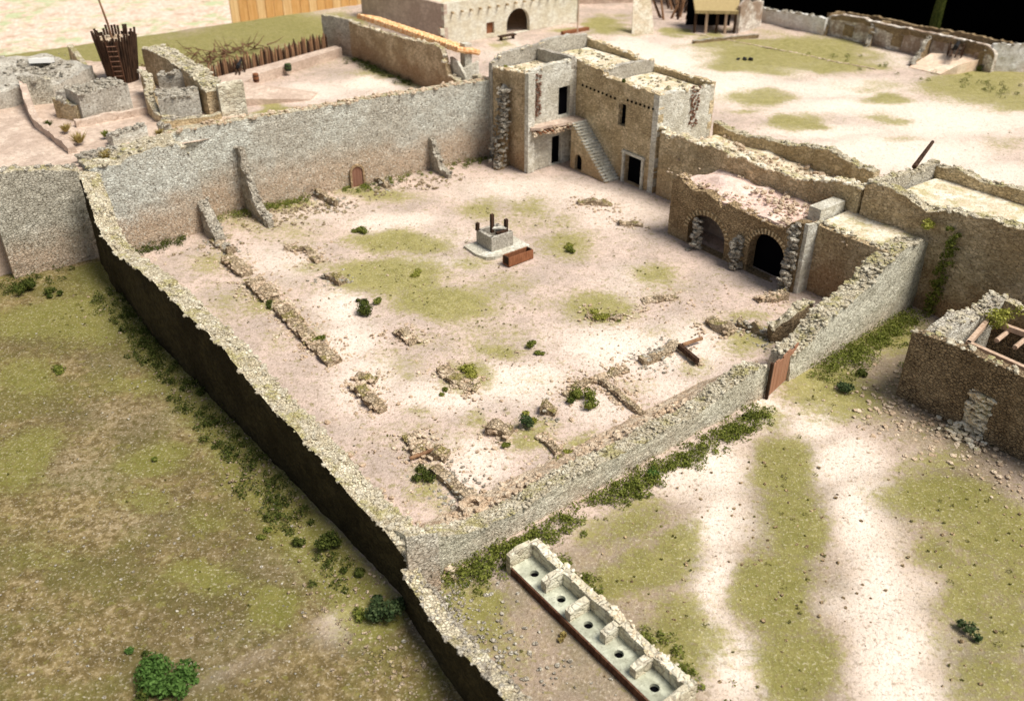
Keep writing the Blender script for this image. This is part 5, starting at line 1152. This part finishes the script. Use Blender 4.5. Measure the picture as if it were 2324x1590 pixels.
# loose stones on the ground: nobody could count them
def strew(label, patches, n, size, mat, z=0.):
    area = []
    for (u, v, ra, rb, k) in patches: a, b = ab(G(u, v)); area.append((a, b, ra, rb, k))
    tag(stones_on('loose_stone', area, n, size, mat, z), label, 'loose stones', None, 'stuff')
strew('loose pinkish stones on the field along the long dark wall', [(430,860,4,2,.7),(520,960,4,2,1),(640,1130,4,2,.8),(560,1060,3,2.5,1.2),(780,1330,3,2,1),(870,1480,3,2,1),(960,1540,3,2,.8),(250,700,4,2,.5),(300,750,4,3,.3)], 150, .075, 'footing')
strew('small pale stones scattered over the whole left field', [(200,900,14,10,1),(300,1300,9,8,1.2),(150,1500,6,6,.7),(600,1450,6,5,.8)], 190, .05, 'copegrey')
strew('loose pinkish stones lying before the store hut', [(2150,950,4,2,1.2),(2060,980,3,3,.8),(2250,1040,4,3,1),(2080,880,3,2,.5),(2000,930,3,3,.4)], 190, .11, 'copepink')
strew('small stones scattered on the courtyard floor', [(700,540,8,6,.7),(900,400,3,10,1),(620,480,2.5,6,1.3),(1000,850,10,10,1),(1200,900,8,10,1),(1100,1100,4,6,1.2),(950,1150,4,4,.9),(1400,850,6,8,.8),(1550,700,6,6,.7),(1350,470,5,5,.6),(700,760,10,3,1),(1650,700,3,4,.5)], 130, .07, 'copepink')
strew('stones lying along the foot of the blotched back wall', [(600,500,2.5,3,1),(680,480,2,3,1),(760,470,2,3,.8),(900,430,1.5,4,1),(990,410,1.5,3,.7),(480,560,2,3,.6)], 110, .13, 'footing')
strew('fine brown grit and chips over the courtyard floor', [(900,600,12,14,1),(1250,700,12,10,1),(1000,950,8,12,1)], 260, .045, 'brown')
strew('small dark pebbles scattered on the pale paths and turf at lower right', [(1790,1250,12,4,1),(2000,1300,14,6,.5),(2200,1200,8,6,.9),(1600,1300,9,5,.5),(1400,1400,5,4,.4)], 90, .07, 'brown')
strew('pale stones scattered between the low wall and the latrine', [(1050,1400,3,2,1.2),(1110,1480,3,2,1),(1200,1500,3,3,.5),(1000,1330,1.5,1.5,1)], 90, .08, 'copegrey')

# ================================================================== LIGHT AND CAMERA
w = bpy.data.worlds.new('World'); SC.world = w; w.use_nodes = True
el, az = radians(60), radians(-22)            # azimuth from +x
sky = w.node_tree.nodes.new('ShaderNodeTexSky'); sky.sky_type = 'NISHITA'; sky.sun_disc = False
sky.sun_elevation = el; sky.sun_rotation = radians(90)-az
hs = w.node_tree.nodes.new('ShaderNodeHueSaturation'); hs.inputs['Saturation'].default_value = .45; w.node_tree.links.new(sky.outputs[0], hs.inputs['Color']); w.node_tree.links.new(hs.outputs[0], w.node_tree.nodes['Background'].inputs[0]); w.node_tree.nodes['Background'].inputs[1].default_value = .085
sl = bpy.data.lights.new('sun', 'SUN'); sl.energy = 5.0; sl.angle = radians(26); sl.color = (1, .93, .83)
so = bpy.data.objects.new('sun', sl); COL.objects.link(so); so.location = (20, 60, 60)
sdir = Vector((cos(el)*cos(az), cos(el)*sin(az), sin(el))); so.rotation_euler = sdir.to_track_quat('Z', 'Y').to_euler()
cd = bpy.data.cameras.new('camera'); cam = bpy.data.objects.new('camera', cd); COL.objects.link(cam)
cam.location = (0, 0, CAMH); cam.rotation_euler = (pi/2-TILT, 0, 0); cd.sensor_width = 36; cd.lens = 36*FPX/2324; cd.clip_start = .5; cd.clip_end = 5000
cd.dof.use_dof = True; cd.dof.focus_distance = 50; cd.dof.aperture_fstop = .19
SC.camera = cam
SC.view_settings.view_transform = 'Standard'; SC.view_settings.look = 'None'; SC.view_settings.exposure = 0
